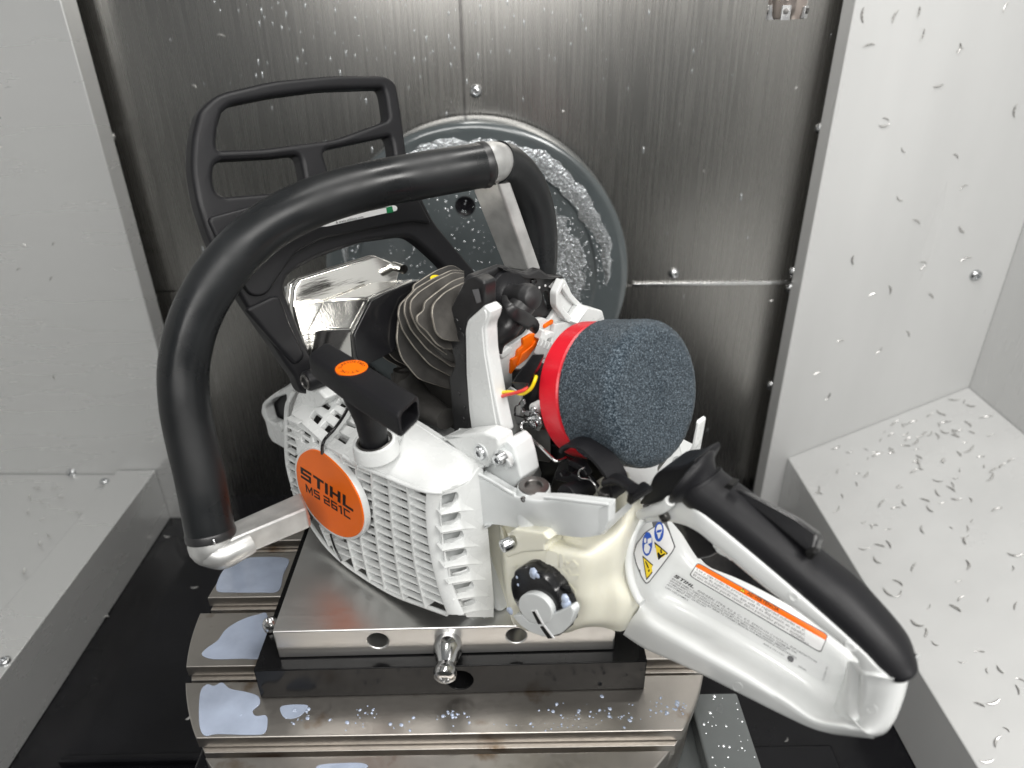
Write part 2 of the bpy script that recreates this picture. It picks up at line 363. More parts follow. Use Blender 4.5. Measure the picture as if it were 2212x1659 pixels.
for i in range(700):
    a = random.uniform(-.1, 3.1); rr = random.uniform(DR - 37, DR - 17)
    sp.append((V((DC.x + rr * math.cos(a), DC.y + 2.7, DC.z + rr * math.sin(a))), random.choice((.35, .5, .8, 1.2)), random.random() * 6))
meta(beads('coolant_drops', sp, (0, -1, 0)), 'coolant beads covering the round grey plate', 'drops')
sp = []
for i in range(150):
    x = random.gauss(900, 330); y = random.betavariate(1, 2) * 280
    if x < 190 + y * .28: continue
    sp.append((PY(x, y, WALL - .3), random.choice((.25, .35, .5, .75)), random.random() * 6))
for i in range(30): sp.append((PY(random.uniform(400, 1640), random.uniform(260, 1000), WALL - .3), random.choice((.5, .8, 1.1)), random.random() * 6))
meta(beads('coolant_splashes', sp, (0, -1, 0), None, None, 4.0), 'scattered coolant splashes on the stainless back wall', 'drops')
# round T-slot table
TC = V((-46, 375, 0)); TR = 178.0
tb = empty('rotary_table', TC + V((0, 0, -60)), 'round grey steel table with straight T-slots under the black fixture block', 'machine table')
lands = ((190, 196), (200, 257.0), (269.2, 308.5), (320.5, 367), (381.5, 429), (443, 491), (505, 551))
def strip(y0, y1, r, n=14):
    pts = []
    for s, seq in ((1, range(n + 1)), (-1, range(n, -1, -1))):
        for k in seq:
            y = y0 + (y1 - y0) * k / n; h = r * r - (y - TC.y) ** 2
            pts.append(V((TC.x + s * math.sqrt(max(h, 1)), y, 0)))
    return pts
for y0, y1 in lands[1:]:
    slab('table_land', M['table'], [strip(y0, y1, TR)], (0, 0, 0), (0, 0, 1), 9, tb, bev=1.0)
    slab('slot_shoulder', M['table'], [[p + V((0, 0, -9.2)) for p in strip(y0 - 3.2, y1 + 3.2, TR - 1.5)]], (0, 0, -9.2), (0, 0, 1), 9, tb, bev=.5)
lathe('table_body', M['table'], TC + V((0, 0, -62)), (0, 0, 1), [(TR - 6, 0), (TR - 4, 3), (TR - 3, 40), (TR - 5, 43.6), (1, 43.6)], tb, 72)
# cradle under the table
cr = empty('table_cradle', TC + V((0, 0, FLOORZ)), 'grey painted cradle with wet spots carrying the round table, low at the right', 'cradle')
ce = PZ(1592, 1495, -48)
ybox('cradle_block', M['paint_dark'], 40, ce.x, 150, ce.y, FLOORZ, -64, cr, 2)
ybox('cradle_cheek', M['paint_dark'], ce.x - 34, ce.x, 150, ce.y, -63.8, -48, cr, 2)
sp = []
for i in range(90):
    sp.append((V((ce.x - random.uniform(1, 32), random.uniform(160, ce.y), -47.9)), random.choice((.5, .8, 1.2)), random.random() * 6))
meta(beads('coolant_drops', sp, (0, 0, 1), cr), kind='stuff')
ybox('cradle_block', M['floor'], -215, 39, 215, 560, FLOORZ, -64, cr, 3)
b0_, b1_ = PZ(1620, 1608, FLOORZ + 30), PZ(1800, 1608, FLOORZ + 30)
blk = meta(ybox('floor_block', M['floor'], b0_.x, b1_.x, b0_.y - 75, b0_.y, FLOORZ + .3, FLOORZ + 30, None, 4), 'small wet black block on the floor under the rear handle', 'block')
# coolant puddles on the table
def puddle(pts, label, z=0.05, h=.45):
    lp = [(p.x, p.y) for p in spl([(a, b) for a, b in pts], 6)]
    return meta(slabZ('coolant_puddle', M['puddle'], [lp], z + h, h, None, bev=.2), label, 'puddle')
puddle(((432, 1497), (447, 1478), (462, 1481), (480, 1474), (497, 1487), (530, 1494), (557, 1503), (561, 1520), (546, 1535), (553, 1546), (574, 1545), (578, 1560), (571, 1583), (540, 1587), (470, 1585), (441, 1588), (430, 1560)), 'milky puddle with a bitten right edge on the front table land left of the block')
puddle(((436, 1414), (446, 1400), (470, 1383), (485, 1362), (505, 1347), (530, 1335), (557, 1327), (577, 1327), (575, 1380), (568, 1420), (520, 1422), (460, 1423)), 'milky puddle on the middle table land beside the block corner')
puddle(((468, 1275), (474, 1245), (492, 1222), (520, 1208), (560, 1203), (622, 1207), (612, 1240), (601, 1276), (560, 1279), (500, 1279)), 'milky puddle filling the table land just below the bare handle bracket')
puddle(((605, 1528), (625, 1522), (660, 1522), (664, 1528), (650, 1545), (630, 1552), (612, 1548)), 'small milky splash on the front table land below the block')
puddle(((690, 1652), (760, 1647), (790, 1650), (792, 1658), (760, 1668), (690, 1668)), 'milky puddle on the nearest table land at the bottom edge')
sp = []
for cx_, cy_, sx_, sy_, n_ in ((640, 1540, 18, 8, 22), (790, 1540, 12, 8, 14), (990, 1540, 20, 8, 18), (1480, 1530, 36, 14, 60), (1570, 1500, 60, 14, 0), (1340, 1545, 40, 10, 20), (1230, 1545, 30, 12, 26), (1100, 1570, 160, 10, 25), (850, 1560, 120, 10, 18)):
    for i in range(n_):
        x, y = random.gauss(cx_, sx_), random.gauss(cy_, sy_)
        p = PZ(x, y, .05)
        if 270 < p.y < 296 and (p - TC).length < TR - 4: sp.append((p, random.choice((.35, .5, .8, 1.2)), random.random() * 6))
meta(beads('coolant_splashes', sp, (0, 0, 1), None, M['coolant']), 'milky coolant specks on the table in front of the block', 'drops')
# black base block and aluminium plate
yaw = math.radians(.6)
RX_ = (V((math.cos(yaw), math.sin(yaw), 0)), V((-math.sin(yaw), math.cos(yaw), 0)), V((0, 0, 1)))
fb = empty('fixture_block', (-40, 390, .2), 'black steel block with a round hole in its front, under the aluminium plate', 'fixture block')
def plate_holes(name, m, x0, x1, z0, z1, yf, depth, holes, parent, bev):
    fr = lambda x, z: V((0, yf, 0)) + RX_[0] * x + V((0, 0, z))
    loops = [[fr(x0, z0), fr(x1, z0), fr(x1, z1), fr(x0, z1)]]
    for hx, hz, r in holes: loops.append([fr(hx + r * math.cos(a * .2618), hz + r * math.sin(a * .2618)) for a in range(24)])
    return slab(name, m, loops, (0, yf, 0), -RX_[1], depth, parent, bev=bev)
hb = PY(993, 1464, 297); hb2 = PY(993, 1464, 297)
plate_holes('block_body', M['black_ox'], -159, 79.5, .3, 25, 297.3, 180, [(hb.x, 12.2, 8.2)], fb, .7)
lathe('plug', M['coolant'], (hb.x + 2.5, 330, 8.5), (0, -1, 0), [(2.6, 0), (2.6, 6), (.1, 6.2)], fb, 12)
lathe('toggle', M['steel'], PZ(585, 1352, 27) + V((0, 0, -1)), (0, 0, 1), [(5, 0), (5.2, 3), (4.4, 5), (2.5, 6), (2.4, 3.5), (.1, 3.4)], fb, 20)
fp = empty('fixture_plate', (-40, 400, 25.3), 'milled aluminium plate with two cross holes and a steel nipple, under the saw', 'fixture plate')
h1, h2 = PY(817, 1381, 306.5), PY(1115, 1371, 307)
plate_holes('plate_body', M['plate'], -146, 60.5, 25.4, 48, 306, 150, [(h1.x, h1.z, 6.3), (h2.x, h2.z, 6.1)], fp, 1.1)
ny = PY(968, 1372, 306).x
lathe('nipple', M['steel'], (ny, 306.5, 36.5), (-.03, -1, -.14), [(7.6, -2), (7.8, .5), (8.4, 2), (8.9, 5), (8.6, 8), (6.6, 13), (5.2, 16.5), (5.6, 18), (6.8, 20), (7.0, 22), (6.4, 24.5), (4.6, 26), (3.1, 26.2), (2.7, 24), (.1, 23)], fp, 36)
# cutter hanging into the picture at the top right
tl = empty('milling_cutter', PY(1697, -60, 560), 'pinkish milling cutter with indexed inserts hanging at the top right', 'cutter')
tc_ = PY(1700, 41, 560)
M['cutter'] = mat('cutter_coating', (.52, .45, .41), .24, .9, rvar=(60, .1))
lathe('cutter_body', M['cutter'], tc_, (0, 0, 1), [(.5, 2), (8, 1.5), (10.2, 0), (11.4, 2.5), (12, 8), (12.3, 12), (10.5, 15), (10.5, 90)], tl, 30)
for k in range(5):
    a = k * 1.2566 + .5; d = V((math.cos(a), math.sin(a), 0)); t_ = V((-d.y, d.x, 0))
    box('insert', M['steel'], tc_ + d * 11.0 + V((0, 0, 4.2)) , (d, t_, V((0, 0, 1))), (4.6, 5.2, 8), tl, .6)
    lathe('insert_screw', M['dark_steel'], tc_ + d * 12.6 + V((0, 0, 5)), d, [(1.9, 0), (1.9, 1.6), (.1, 1.7)], tl, 10)
hexa('coolant_fin', M['cutter'], [PY(1657, 45, 570), PY(1682, 34, 566), PY(1682, 34, 572), PY(1657, 45, 575), PY(1663, -40, 570), PY(1682, -40, 566), PY(1682, -40, 572), PY(1663, -40, 575)], tl, .4)
# metal chips, each lying on a surface
CH = []
for v in range(7):
    bm = bmesh.new(); Lc = random.uniform(8, 15); cur = random.uniform(.04, .15) * random.choice((1, -1)); w = random.uniform(.6, 1.15); m_ = 7; rows = []
    for i in range(m_):
        t = i / (m_ - 1) - .5; a = t * Lc * cur; x = math.sin(a) / cur; y = (1 - math.cos(a)) / cur; ww = w * (1 - .8 * abs(2 * t) ** 2) + .12
        hz = .35 + .8 * (abs(2 * t)) ** 2
        rows.append([bm.verts.new((x, y - ww, hz)), bm.verts.new((x, y + ww * .2, hz + .75 * ww)), bm.verts.new((x, y + ww, hz + .15)), bm.verts.new((x, y + .1, hz - .3))])
    for i in range(m_ - 1):
        for k in range(4): bm.faces.new((rows[i][k], rows[i][(k + 1) % 4], rows[i + 1][(k + 1) % 4], rows[i + 1][k]))
    bm.faces.new(rows[0]); bm.faces.new(rows[-1])
    bmesh.ops.recalc_face_normals(bm, faces=bm.faces)
    for q in bm.verts: q.co *= MM
    me = bpy.data.meshes.new('metal_chip'); bm.to_mesh(me); bm.free(); shade(me, 50); me.materials.append(M['chip']); CH.append(me)
def chip(p, n, sc, label, group):
    n = V(n).normalized(); e = n.orthogonal().normalized(); e2 = n.cross(e); a = random.uniform(0, 6.28)
    x = e * math.cos(a) + e2 * math.sin(a); y = n.cross(x)
    o = bpy.data.objects.new('metal_chip', random.choice(CH)); COL.objects.link(o)
    p = p * MM; o.matrix_basis = Matrix(((x.x * sc, y.x * sc, n.x * sc, p.x), (x.y * sc, y.y * sc, n.y * sc, p.y), (x.z * sc, y.z * sc, n.z * sc, p.z), (0, 0, 0, 1)))
    meta(o, label, 'metal chip', group)
cs = [(1990, 70), (2070, 105), (2080, 100), (1990, 20), (2170, 15), (2190, 240), (2070, 495), (1985, 478), (2075, 400), (2060, 330), (1940, 430), (1925, 620), (1905, 275), (1990, 580), (2000, 560), (1880, 95), (1935, 40), (1915, 255), (2030, 190), (1880, 640), (1840, 560), (1900, 760), (1960, 720), (1790, 860), (1760, 800), (1820, 740), (1860, 30), (2085, 560), (2010, 640), (1950, 330)]
for x, y in cs: chip(PY(x + random.uniform(-6, 6), y + random.uniform(-6, 6), PAN - .2), (0, -1, 0), random.uniform(.7, 1.35), 'small curled aluminium chip stuck to the white panel at the upper right', 'chips on the right panel')
n_ = 0
while n_ < 125:
    if n_ < 40: x, y = random.uniform(1800, 2140), random.triangular(850, 1080, 900)
    else: x, y = random.uniform(1720, 2206), random.uniform(900, 1655)
    p = PR(x, y)
    if p.x < RX + 6 or p.x > RX2 - 8 or p.y > PAN - 10: continue
    chip(p + rn * .2, rn, random.uniform(.55, 1.3), 'small curled aluminium chip lying on the white sloping ledge at the right', 'chips on the right ledge'); n_ += 1
for i in range(18):
    p = PZ(random.uniform(0, 200), random.uniform(1045, 1330), LZ - 4)
    if p.x < -546 and p.y < PAN - 10: chip(p + V((0, 0, .8)), (0, 0, 1), random.uniform(.6, 1.2), 'small curled aluminium chip lying on the white ledge at the left', 'chips on the left ledge')
for x, y in ((40, 580), (110, 600), (115, 525), (115, 815), (55, 530)): chip(PY(x, y, PAN - .2), (0, -1, 0), random.uniform(.5, .8), 'tiny aluminium chip stuck to the white panel on the left', 'chips on the left panel')
for x, y in ((478, 75), (420, 185), (1215, 240), (1520, 370), (1468, 268), (1575, 710), (1345, 525), (1665, 650), (1720, 190)): chip(PY(x, y, WALL - .3), (0, -1, 0), random.uniform(.4, .75), 'small aluminium chip stuck to the stainless back wall', 'chips on the back wall')
for x, y in ((230, 1330), (300, 1220), (420, 1270), (360, 1160), (410, 1550), (640, 1600), (1660, 1060), (1690, 1075), (1640, 1090), (1720, 1640), (1700, 1600)): chip(PZ(x, y, FLOORZ + .2), (0, 0, 1), random.uniform(.5, 1.2), 'small aluminium chip lying on the wet black floor', 'chips on the floor')
# ---------------------------------------------------------------- the chainsaw
from mathutils.bvhtree import BVHTree
SAW = empty('chainsaw', W(60, -60, -66), 'white and black chainsaw powerhead without bar or top cover, bolted onto the aluminium plate', 'chainsaw')
LZp = 'l'
def P3(t): return PL(*t)
def patch(name, m, grid, thick, parent, sub=4, back=None, ang=45):
    """smooth skin through a grid of (x, y, l) points, with a back at thick mm behind (along -L)"""
    rows = [spl([PL(*p) for p in r], sub, False) for r in grid]
    nc = len(rows[0]); cols = [spl([r[k] for r in rows], sub, False) for k in range(nc)]
    G = [[cols[k][i] for k in range(nc)] for i in range(len(cols[0]))]; nr = len(G)
    off = (back if back is not None else -L) * thick
    bm = bmesh.new(); F_ = [[bm.verts.new(p) for p in r] for r in G]; K_ = [[bm.verts.new(p + off) for p in r] for r in G]
    for i in range(nr - 1):
        for k in range(nc - 1):
            bm.faces.new((F_[i][k], F_[i][k + 1], F_[i + 1][k + 1], F_[i + 1][k])); bm.faces.new((K_[i][k], K_[i + 1][k], K_[i + 1][k + 1], K_[i][k + 1]))
    for i in range(nr - 1):
        bm.faces.new((F_[i][0], F_[i + 1][0], K_[i + 1][0], K_[i][0])); bm.faces.new((F_[i][-1], K_[i][-1], K_[i + 1][-1], F_[i + 1][-1]))
    for k in range(nc - 1):
        bm.faces.new((F_[0][k], K_[0][k], K_[0][k + 1], F_[0][k + 1])); bm.faces.new((F_[-1][k], F_[-1][k + 1], K_[-1][k + 1], K_[-1][k]))
    return bm_obj(name, bm, m, parent, ang)
def bvh(o): return BVHTree.FromPolygons([v.co / MM for v in o.data.vertices], [tuple(p.vertices) for p in o.data.polygons])
def drop(tree, x, y, lift=.22):
    d = ray(x, y).normalized(); h = tree.ray_cast(cC, d)
    return None if h[0] is None else h[0] - d * lift
def bil(q, s, t):
    """corner px quad (left-top, right-top, right-bottom, left-bottom) -> pixel at s, t (t down)"""
    f_ = lambda k: (q[0][k] * (1 - s) + q[1][k] * s) * (1 - t) + (q[3][k] * (1 - s) + q[2][k] * s) * t
    return f_(0), f_(1)
def decal(name, m, q, tree, parent, nu=24, nv=10, lift=.22, r=.0, crop=(0, 1, 0, 1)):
    bm = bmesh.new(); g = {}
    for i in range(nu + 1):
        for k in range(nv + 1):
            s = crop[0] + (crop[1] - crop[0]) * i / nu; t = crop[2] + (crop[3] - crop[2]) * k / nv
            if r:
                # squeeze the rim so that the corners are round
                a, b_ = min(s, 1 - s) / r, min(t, 1 - t) / (r * 2.6)
                if a < 1 and b_ < 1:
                    dd = math.hypot(1 - a, 1 - b_)
                    if dd > 1:
                        a2, b2 = 1 - (1 - a) / dd, 1 - (1 - b_) / dd
                        s = a2 * r if s < .5 else 1 - a2 * r; t = b2 * r * 2.6 if t < .5 else 1 - b2 * r * 2.6
            p = drop(tree, *bil(q, s, t), lift)
            if p is not None: g[i, k] = bm.verts.new(p)
    for i in range(nu):
        for k in range(nv):
            c = [g.get(z) for z in ((i, k), (i + 1, k), (i + 1, k + 1), (i, k + 1))]
            if all(c): bm.faces.new(c)
    return bm_obj(name, bm, m, parent, 60)
def conform(o, q, w, h, tree, lift=.3):
    """lay a flat text mesh (built in label units w x h, y up from the bottom) onto the surface"""
    for v in o.data.vertices:
        p = drop(tree, *bil(q, v.co.x / w, 1 - v.co.y / h), lift)
        if p is not None: v.co = p * MM
    return o
def words(name, m, s, x, y, size, q, w, h, tree, parent, bold=.0, shear=0, width=1.0, align='LEFT', lift=.3):
    cu = bpy.data.curves.new(name, 'FONT'); cu.body = s; cu.size = size; cu.shear = shear; cu.align_x = align; cu.offset = bold; cu.resolution_u = 1
    t = bpy.data.objects.new(name, cu); COL.objects.link(t)
    me = bpy.data.meshes.new_from_object(t.evaluated_get(bpy.context.evaluated_depsgraph_get())); bpy.data.objects.remove(t); bpy.data.curves.remove(cu)
    me.materials.clear()
    for v in me.vertices: v.co = V((x + v.co.x * width, y + v.co.y, 0))
    o = link(name, me, m, parent); return conform(o, q, w, h, tree, lift)
def mesh2(name, m, polys, fn, parent):
    bm = bmesh.new()
    for pl_ in polys: bm.faces.new([bm.verts.new(fn(x, y)) for x, y in pl_])
    bmesh.ops.triangulate(bm, faces=bm.faces[:])
    return bm_obj(name, bm, m, parent, 60)
# block letters of the maker's name, one unit high
def blocks(sh=.22):
    q = []; s = lambda r: [(x + y * sh, y) for x, y in r]
    def rect(x0, y0, x1, y1): q.append(s([(x0, y0), (x1, y0), (x1, y1), (x0, y1)]))
    x = 0
    for r in ((0, 0, 1.05, .22), (.83, .22, 1.05, .39), (0, .39, 1.05, .61), (0, .61, .24, .78), (0, .78, 1.1, 1)): rect(x + r[0], r[1], x + r[2], r[3])
    x = 1.28
    for r in ((0, .78, 1.02, 1), (.38, 0, .66, .78)): rect(x + r[0], r[1], x + r[2], r[3])
    x = 2.42; rect(x, 0, x + .27, 1); x = 2.88
    for r in ((0, 0, .27, 1), (.27, .4, .72, .62), (.72, 0, .99, 1)): rect(x + r[0], r[1], x + r[2], r[3])
    x = 4.06
    for r in ((0, 0, .27, 1), (.27, 0, .95, .22)): rect(x + r[0], r[1], x + r[2], r[3])
    return q
def scr(at, ax, r, parent, name='screw', tall=.5):
    """screw head with a star recess"""
    o = lathe(name, M['zinc'], at, ax, [(r, -r * .5), (r, r * tall), (r * .92, r * (tall + .16)), (r * .62, r * (tall + .2)), (r * .52, r * (tall + .18)), (r * .44, r * (tall - .3)), (.05, r * (tall - .35))], parent, 24)
    n = 24
    for i, v in enumerate(o.data.vertices):
        rg = i // n
        if rg in (4, 5):
            c = V(at) * MM; d = v.co - c; a_ = V(ax).normalized(); rad = d - a_ * d.dot(a_)
            v.co -= rad * (.24 if (i % n) % 4 in (0, 1) else 0)
    return o
# ---- fan cover
fc = link_fc = bpy.data.objects.new('fan_cover', None); COL.objects.link(fc); fc.parent = SAW; fc.location = V(W(20, -20, -60)) * MM - SAW.location
wm = M['white']
def lf(x, y):
    """depth of the cover's face at a pixel"""
    t = max(0, (x - 735 + (y - 1067) * -.12)); v = -2.2 - 10.5 * t / 205 - 1.5 * max(0, (690 - x) / 70)
    return v
def F(x, y, d=0): return PL(x, y, lf(x, y) + d)
ribs = {
 'A': [(734, 986), (745, 1030), (752, 1080), (752, 1130), (750, 1168), (757, 1197), (767, 1234)],
 'B': [(767, 1004), (771, 1045), (775, 1100), (778, 1165), (786, 1211), (797, 1255)],
 'C': [(801, 1018), (804, 1069), (807, 1107), (813, 1169), (821, 1225), (830, 1274)],
 'D': [(838, 1033), (841, 1078), (844, 1120), (850, 1176), (858, 1236), (869, 1296)],
 'E': [(878, 1050), (882, 1090), (888, 1164), (898, 1236), (917, 1312)],
 'F': [(921, 1064), (920, 1107), (927, 1186), (946, 1270), (966, 1324)],
 'Z': [(716, 1166), (722, 1190), (737, 1215)],
 'Y': [(690, 1135), (696, 1150), (710, 1180)]}
for k in 'ABCDE' + 'ZY':
    pts = [F(x, y, .4) for x, y in spl(ribs[k], 4, False)]
    pts = [p for p in pts]
    r0 = []
    for p in pts: r0.append([p + B * .7, p - B * .7, p - B * .7 - L * 8, p + B * .7 - L * 8])
    loft('rib', wm, r0, fc, True, 30)
def at_y(poly, y):
    for (x0, y0), (x1, y1) in zip(poly[:-1], poly[1:]):
        if y0 <= y <= y1: return x0 + (x1 - x0) * (y - y0) / (y1 - y0)
    return poly[-1][0] if y > poly[-1][1] else poly[0][0]
ELL = [(673, 971), (655, 978), (645, 989), (640, 1007), (641, 1030), (646, 1055), (655, 1077), (665, 1096), (678, 1115), (694, 1132), (711, 1146), (729, 1156), (747, 1161), (765, 1159), (778, 1148), (784, 1130), (783, 1108), (776, 1080), (765, 1056), (749, 1030), (729, 1007), (712, 991), (694, 978)]
ec = (sum(p[0] for p in ELL) / len(ELL), sum(p[1] for p in ELL) / len(ELL))
def inell(x, y, s=1.09):
    x, y = ec[0] + (x - ec[0]) / s, ec[1] + (y - ec[1]) / s; c = False; n = len(ELL)
    for i in range(n):
        (x0, y0), (x1, y1) = ELL[i], ELL[i - 1]
        if (y0 > y) != (y1 > y) and x < (x1 - x0) * (y - y0) / (y1 - y0) + x0: c = not c
    return c
SILB = [(630, 1040), (640, 1075), (660, 1113), (700, 1172), (740, 1212), (780, 1241), (820, 1266), (860, 1287), (910, 1306), (966, 1326), (1010, 1333)]
def sil_y(x):
    return next((y0 + (y1 - y0) * (x - x0) / (x1 - x0) for (x0, y0), (x1, y1) in zip(SILB[:-1], SILB[1:]) if x0 <= x <= x1), 1333)
sl_base = None
def slat(a, b_):
    """louvre between two face points: front edge on the face, sloping up and inward"""
    f1, f2 = F(*a, 0), F(*b_, 0); bm = bmesh.new(); rr = []
    for p in (f1, f2):
        rr.append([p - U * .15, p + U * .75 - L * .25, p + U * .95 - L * 1.4, p + U * .9 - L * 3.6, p + U * .1 - L * 3.6, p - U * .4 - L * 1.0])
    return loft('slat', wm, rr, fc, True, 28)
tops = {'AB': 997, 'BC': 1012, 'CD': 1028, 'DE': 1044, 'EF': 1060}
for cA_, cB_, ph in (('A', 'B', 8), ('B', 'C', 3), ('C', 'D', 12), ('D', 'E', 7), ('E', 'F', 14), ('Z', 'A', 6), ('Y', 'Z', 4)):
    y = {'Z': 1160, 'Y': 1140}.get(cA_, ribs[cA_][0][1]) + ph + 6
    while y < 1335:
        x0 = at_y(ribs[cA_], y) + 1
        x1 = at_y(ribs[cB_], y + 17) - 1; y1 = y + (x1 - x0) * .44
        pitch = 18.4 - (1.2 if y > 1200 else 0)
        if x1 - x0 > 8 and not inell((x0 + x1) / 2, (y + y1) / 2, 1.12):
            if y1 < sil_y(x1) - 1 and y < sil_y(x0) - 1: slat((x0, y), (x1, y1))
        y += pitch
for i in range(11):   # short louvres on the rounded front side, left of the badge
    y = 905 + i * 17; x0 = 619 + max(0, (i - 6)) * 3; 
    if y < 1075: slat((x0, y), (x0 + 17 + (6 if y < 960 else 0), y + 11))
# rim along the bottom, corner rail, inner housing
tube('rim', wm, [PL(x, y, lf(x, y) - 2.5) for x, y in SILB[:-1]], 1.5, fc, 10, 4)
tube('rim', wm, [PL(x, y, l) for x, y, l in ((636, 845, -28), (622, 872, -22), (619, 905, -14), (619, 950, -9), (622, 1000, -6), (631, 1040, -4))], 1.8, fc, 10, 4)
inner = [(625, 915), (650, 900), (700, 960), (770, 985), (925, 1062), (935, 1200), (972, 1322), (900, 1300), (820, 1262), (745, 1212), (690, 1155), (640, 1070)]
slabL('housing_inside_shade', M['fin_dark'], [[(x, y) for x, y in inner]], -27, 2, fc, bev=.3)  # inside coloured dark to stand in for shade between the slats
railI = spl([(921, 1062), (919, 1107), (927, 1186), (946, 1270), (966, 1326)], 5, False)
railO = spl([(955, 1064), (950, 1107), (958, 1186), (979, 1270), (1003, 1326)], 5, False)
rr = []
for a, b_ in zip(railI, railO):
    p, q = F(*a, .3), PL(b_[0], b_[1], -16.5); m_ = (p + q) / 2 + L * .9 - B * .0; rr.append([p - L * 6, p, p * .75 + m_ * .25 + L * .45, m_, q * .75 + m_ * .25 + (B + L) * .35, q, q - B * 4 - L * 1.5])
loft('corner_rail', wm, rr, fc, True, 50)
# glossy shoulder above the grille
row0 = [(742, 985, -2.5), (767, 1002, -3.5), (801, 1017, -5.5), (838, 1032, -7.3), (878, 1049, -9.3), (921, 1062, -11.5), (955, 1064, -16), (985, 1055, -25), (1012, 1040, -33), (1036, 1012, -40.5)]
row3 = [(768, 935, -28), (790, 925, -32), (826, 905, -38), (862, 900, -42), (905, 922, -44), (945, 948, -45), (975, 966, -44.5), (1000, 981, -44), (1018, 994, -43), (1036, 1006, -42)]
g = []
for t, e in ((0, 0), (.12, .05), (.45, .34), (.75, .68), (1, 1)):
    g.append([(a[0] * (1 - t) + b_[0] * t, a[1] * (1 - t) + b_[1] * t, a[2] * (1 - e) + b_[2] * e) for a, b_ in zip(row0, row3)])
patch('shoulder', wm, g, 4, fc, 4)
tube('shoulder_edge', wm, [PL(a[0], a[1] - 1, a[2] + .3) for a in row0[:7]], 1.3, fc, 10, 4)
tube('shoulder_edge', wm, [PL(x, y, l) for x, y, l in ((868, 895, -44), (905, 921, -44.6), (945, 947, -45.2), (990, 975, -44.5), (1034, 1008, -42.5))], 1.1, fc, 8, 4)
# rear side with scoops
sa = (PL(952, 1070, -16.5), PL(1040, 1012, -41), PL(1062, 1300, -40))
side_out = [(953, 1066), (985, 1056), (1012, 1041), (1034, 1010), (1044, 1012), (1050, 1090), (1059, 1190), (1067, 1290), (1067, 1334), (1008, 1334), (1001, 1318), (979, 1270), (958, 1186), (950, 1107)]
wins = [(953, 992, 1068, 1094), (953, 997, 1112, 1133), (955, 1003, 1152, 1172), (960, 1010, 1190, 1209), (968, 1017, 1226, 1244), (978, 1025, 1262, 1279), (990, 1030, 1295, 1309)]
holes = []
for x0, x1, y0, y1 in wins:
    holes.append(rnd([(x0 + 1, y0 + 3, 2), (x1 - 4, y0 - 5, 5), (x1, y0 + 8, 5), (x0 + 22, y1 + 1, 8), (x0 + 2, y1 + 3, 2)]))
slab3('side_panel', wm, sa, [side_out] + holes, 2.6, fc, bev=.5)
sn = (sa[1] - sa[0]).cross(sa[2] - sa[0]).normalized()
if sn.dot(cC - sa[0]) < 0: sn = -sn
for x0, x1, y0, y1 in wins:
    e = min(1.0, (1333 - y1) / 20)
    T_ = spl([(x0 + 1, y1 + 6 * e), (x0 + 20, y1 + 1 * e), (x1 - 6, y1 - 5), (x1 + 1, y0 + 4), (x1 + 11, y1 - 5), (x1 + 33, y1 + 8 * e)], 5, False)
    B_ = spl([(x0 + 1, y1 + 18 * e), (x0 + 20, y1 + 14 * e), (x1 - 6, y1 + 11 * e), (x1 + 4, y1 + 10 * e), (x1 + 15, y1 + 9 * e), (x1 + 33, y1 + 8.6 * e)], 5, False)
    rg = []
    for k, (a, b_) in enumerate(zip(T_, B_)):
        t = k / (len(T_) - 1); h = 3.4 * (1 - t) ** .8 + .25
        pa, pb_ = cut(a.x, a.y, sa[0] + sn * .25, sn), cut(b_.x, b_.y, sa[0] + sn * h, sn)
        rg.append([pa - sn * 4, pa, pa * .5 + pb_ * .5 - sn * h * .16, pb_, pb_ - sn * .5 - U * .5, pb_ - sn * (h + 4)])
    loft('scoop', wm, rg, fc, True, 40)
slab('tank_side', M['tank'], [[PL(x, y, -54) for x, y in ((1040, 1125), (1110, 1125), (1115, 1345), (1050, 1345))]], O - L * 54, L, 3, SAW, bev=.3)
slab('side_inside', M['casting'], [[cut(x, y, sa[0] - sn * 11, sn) for x, y in ((930, 1050), (1040, 1050), (1060, 1330), (990, 1330), (940, 1200))]], sa[0] - sn * 11, sn, 2, fc, bev=.2)
scr(PL(1046, 1326, -38), L, 2.6, SAW)
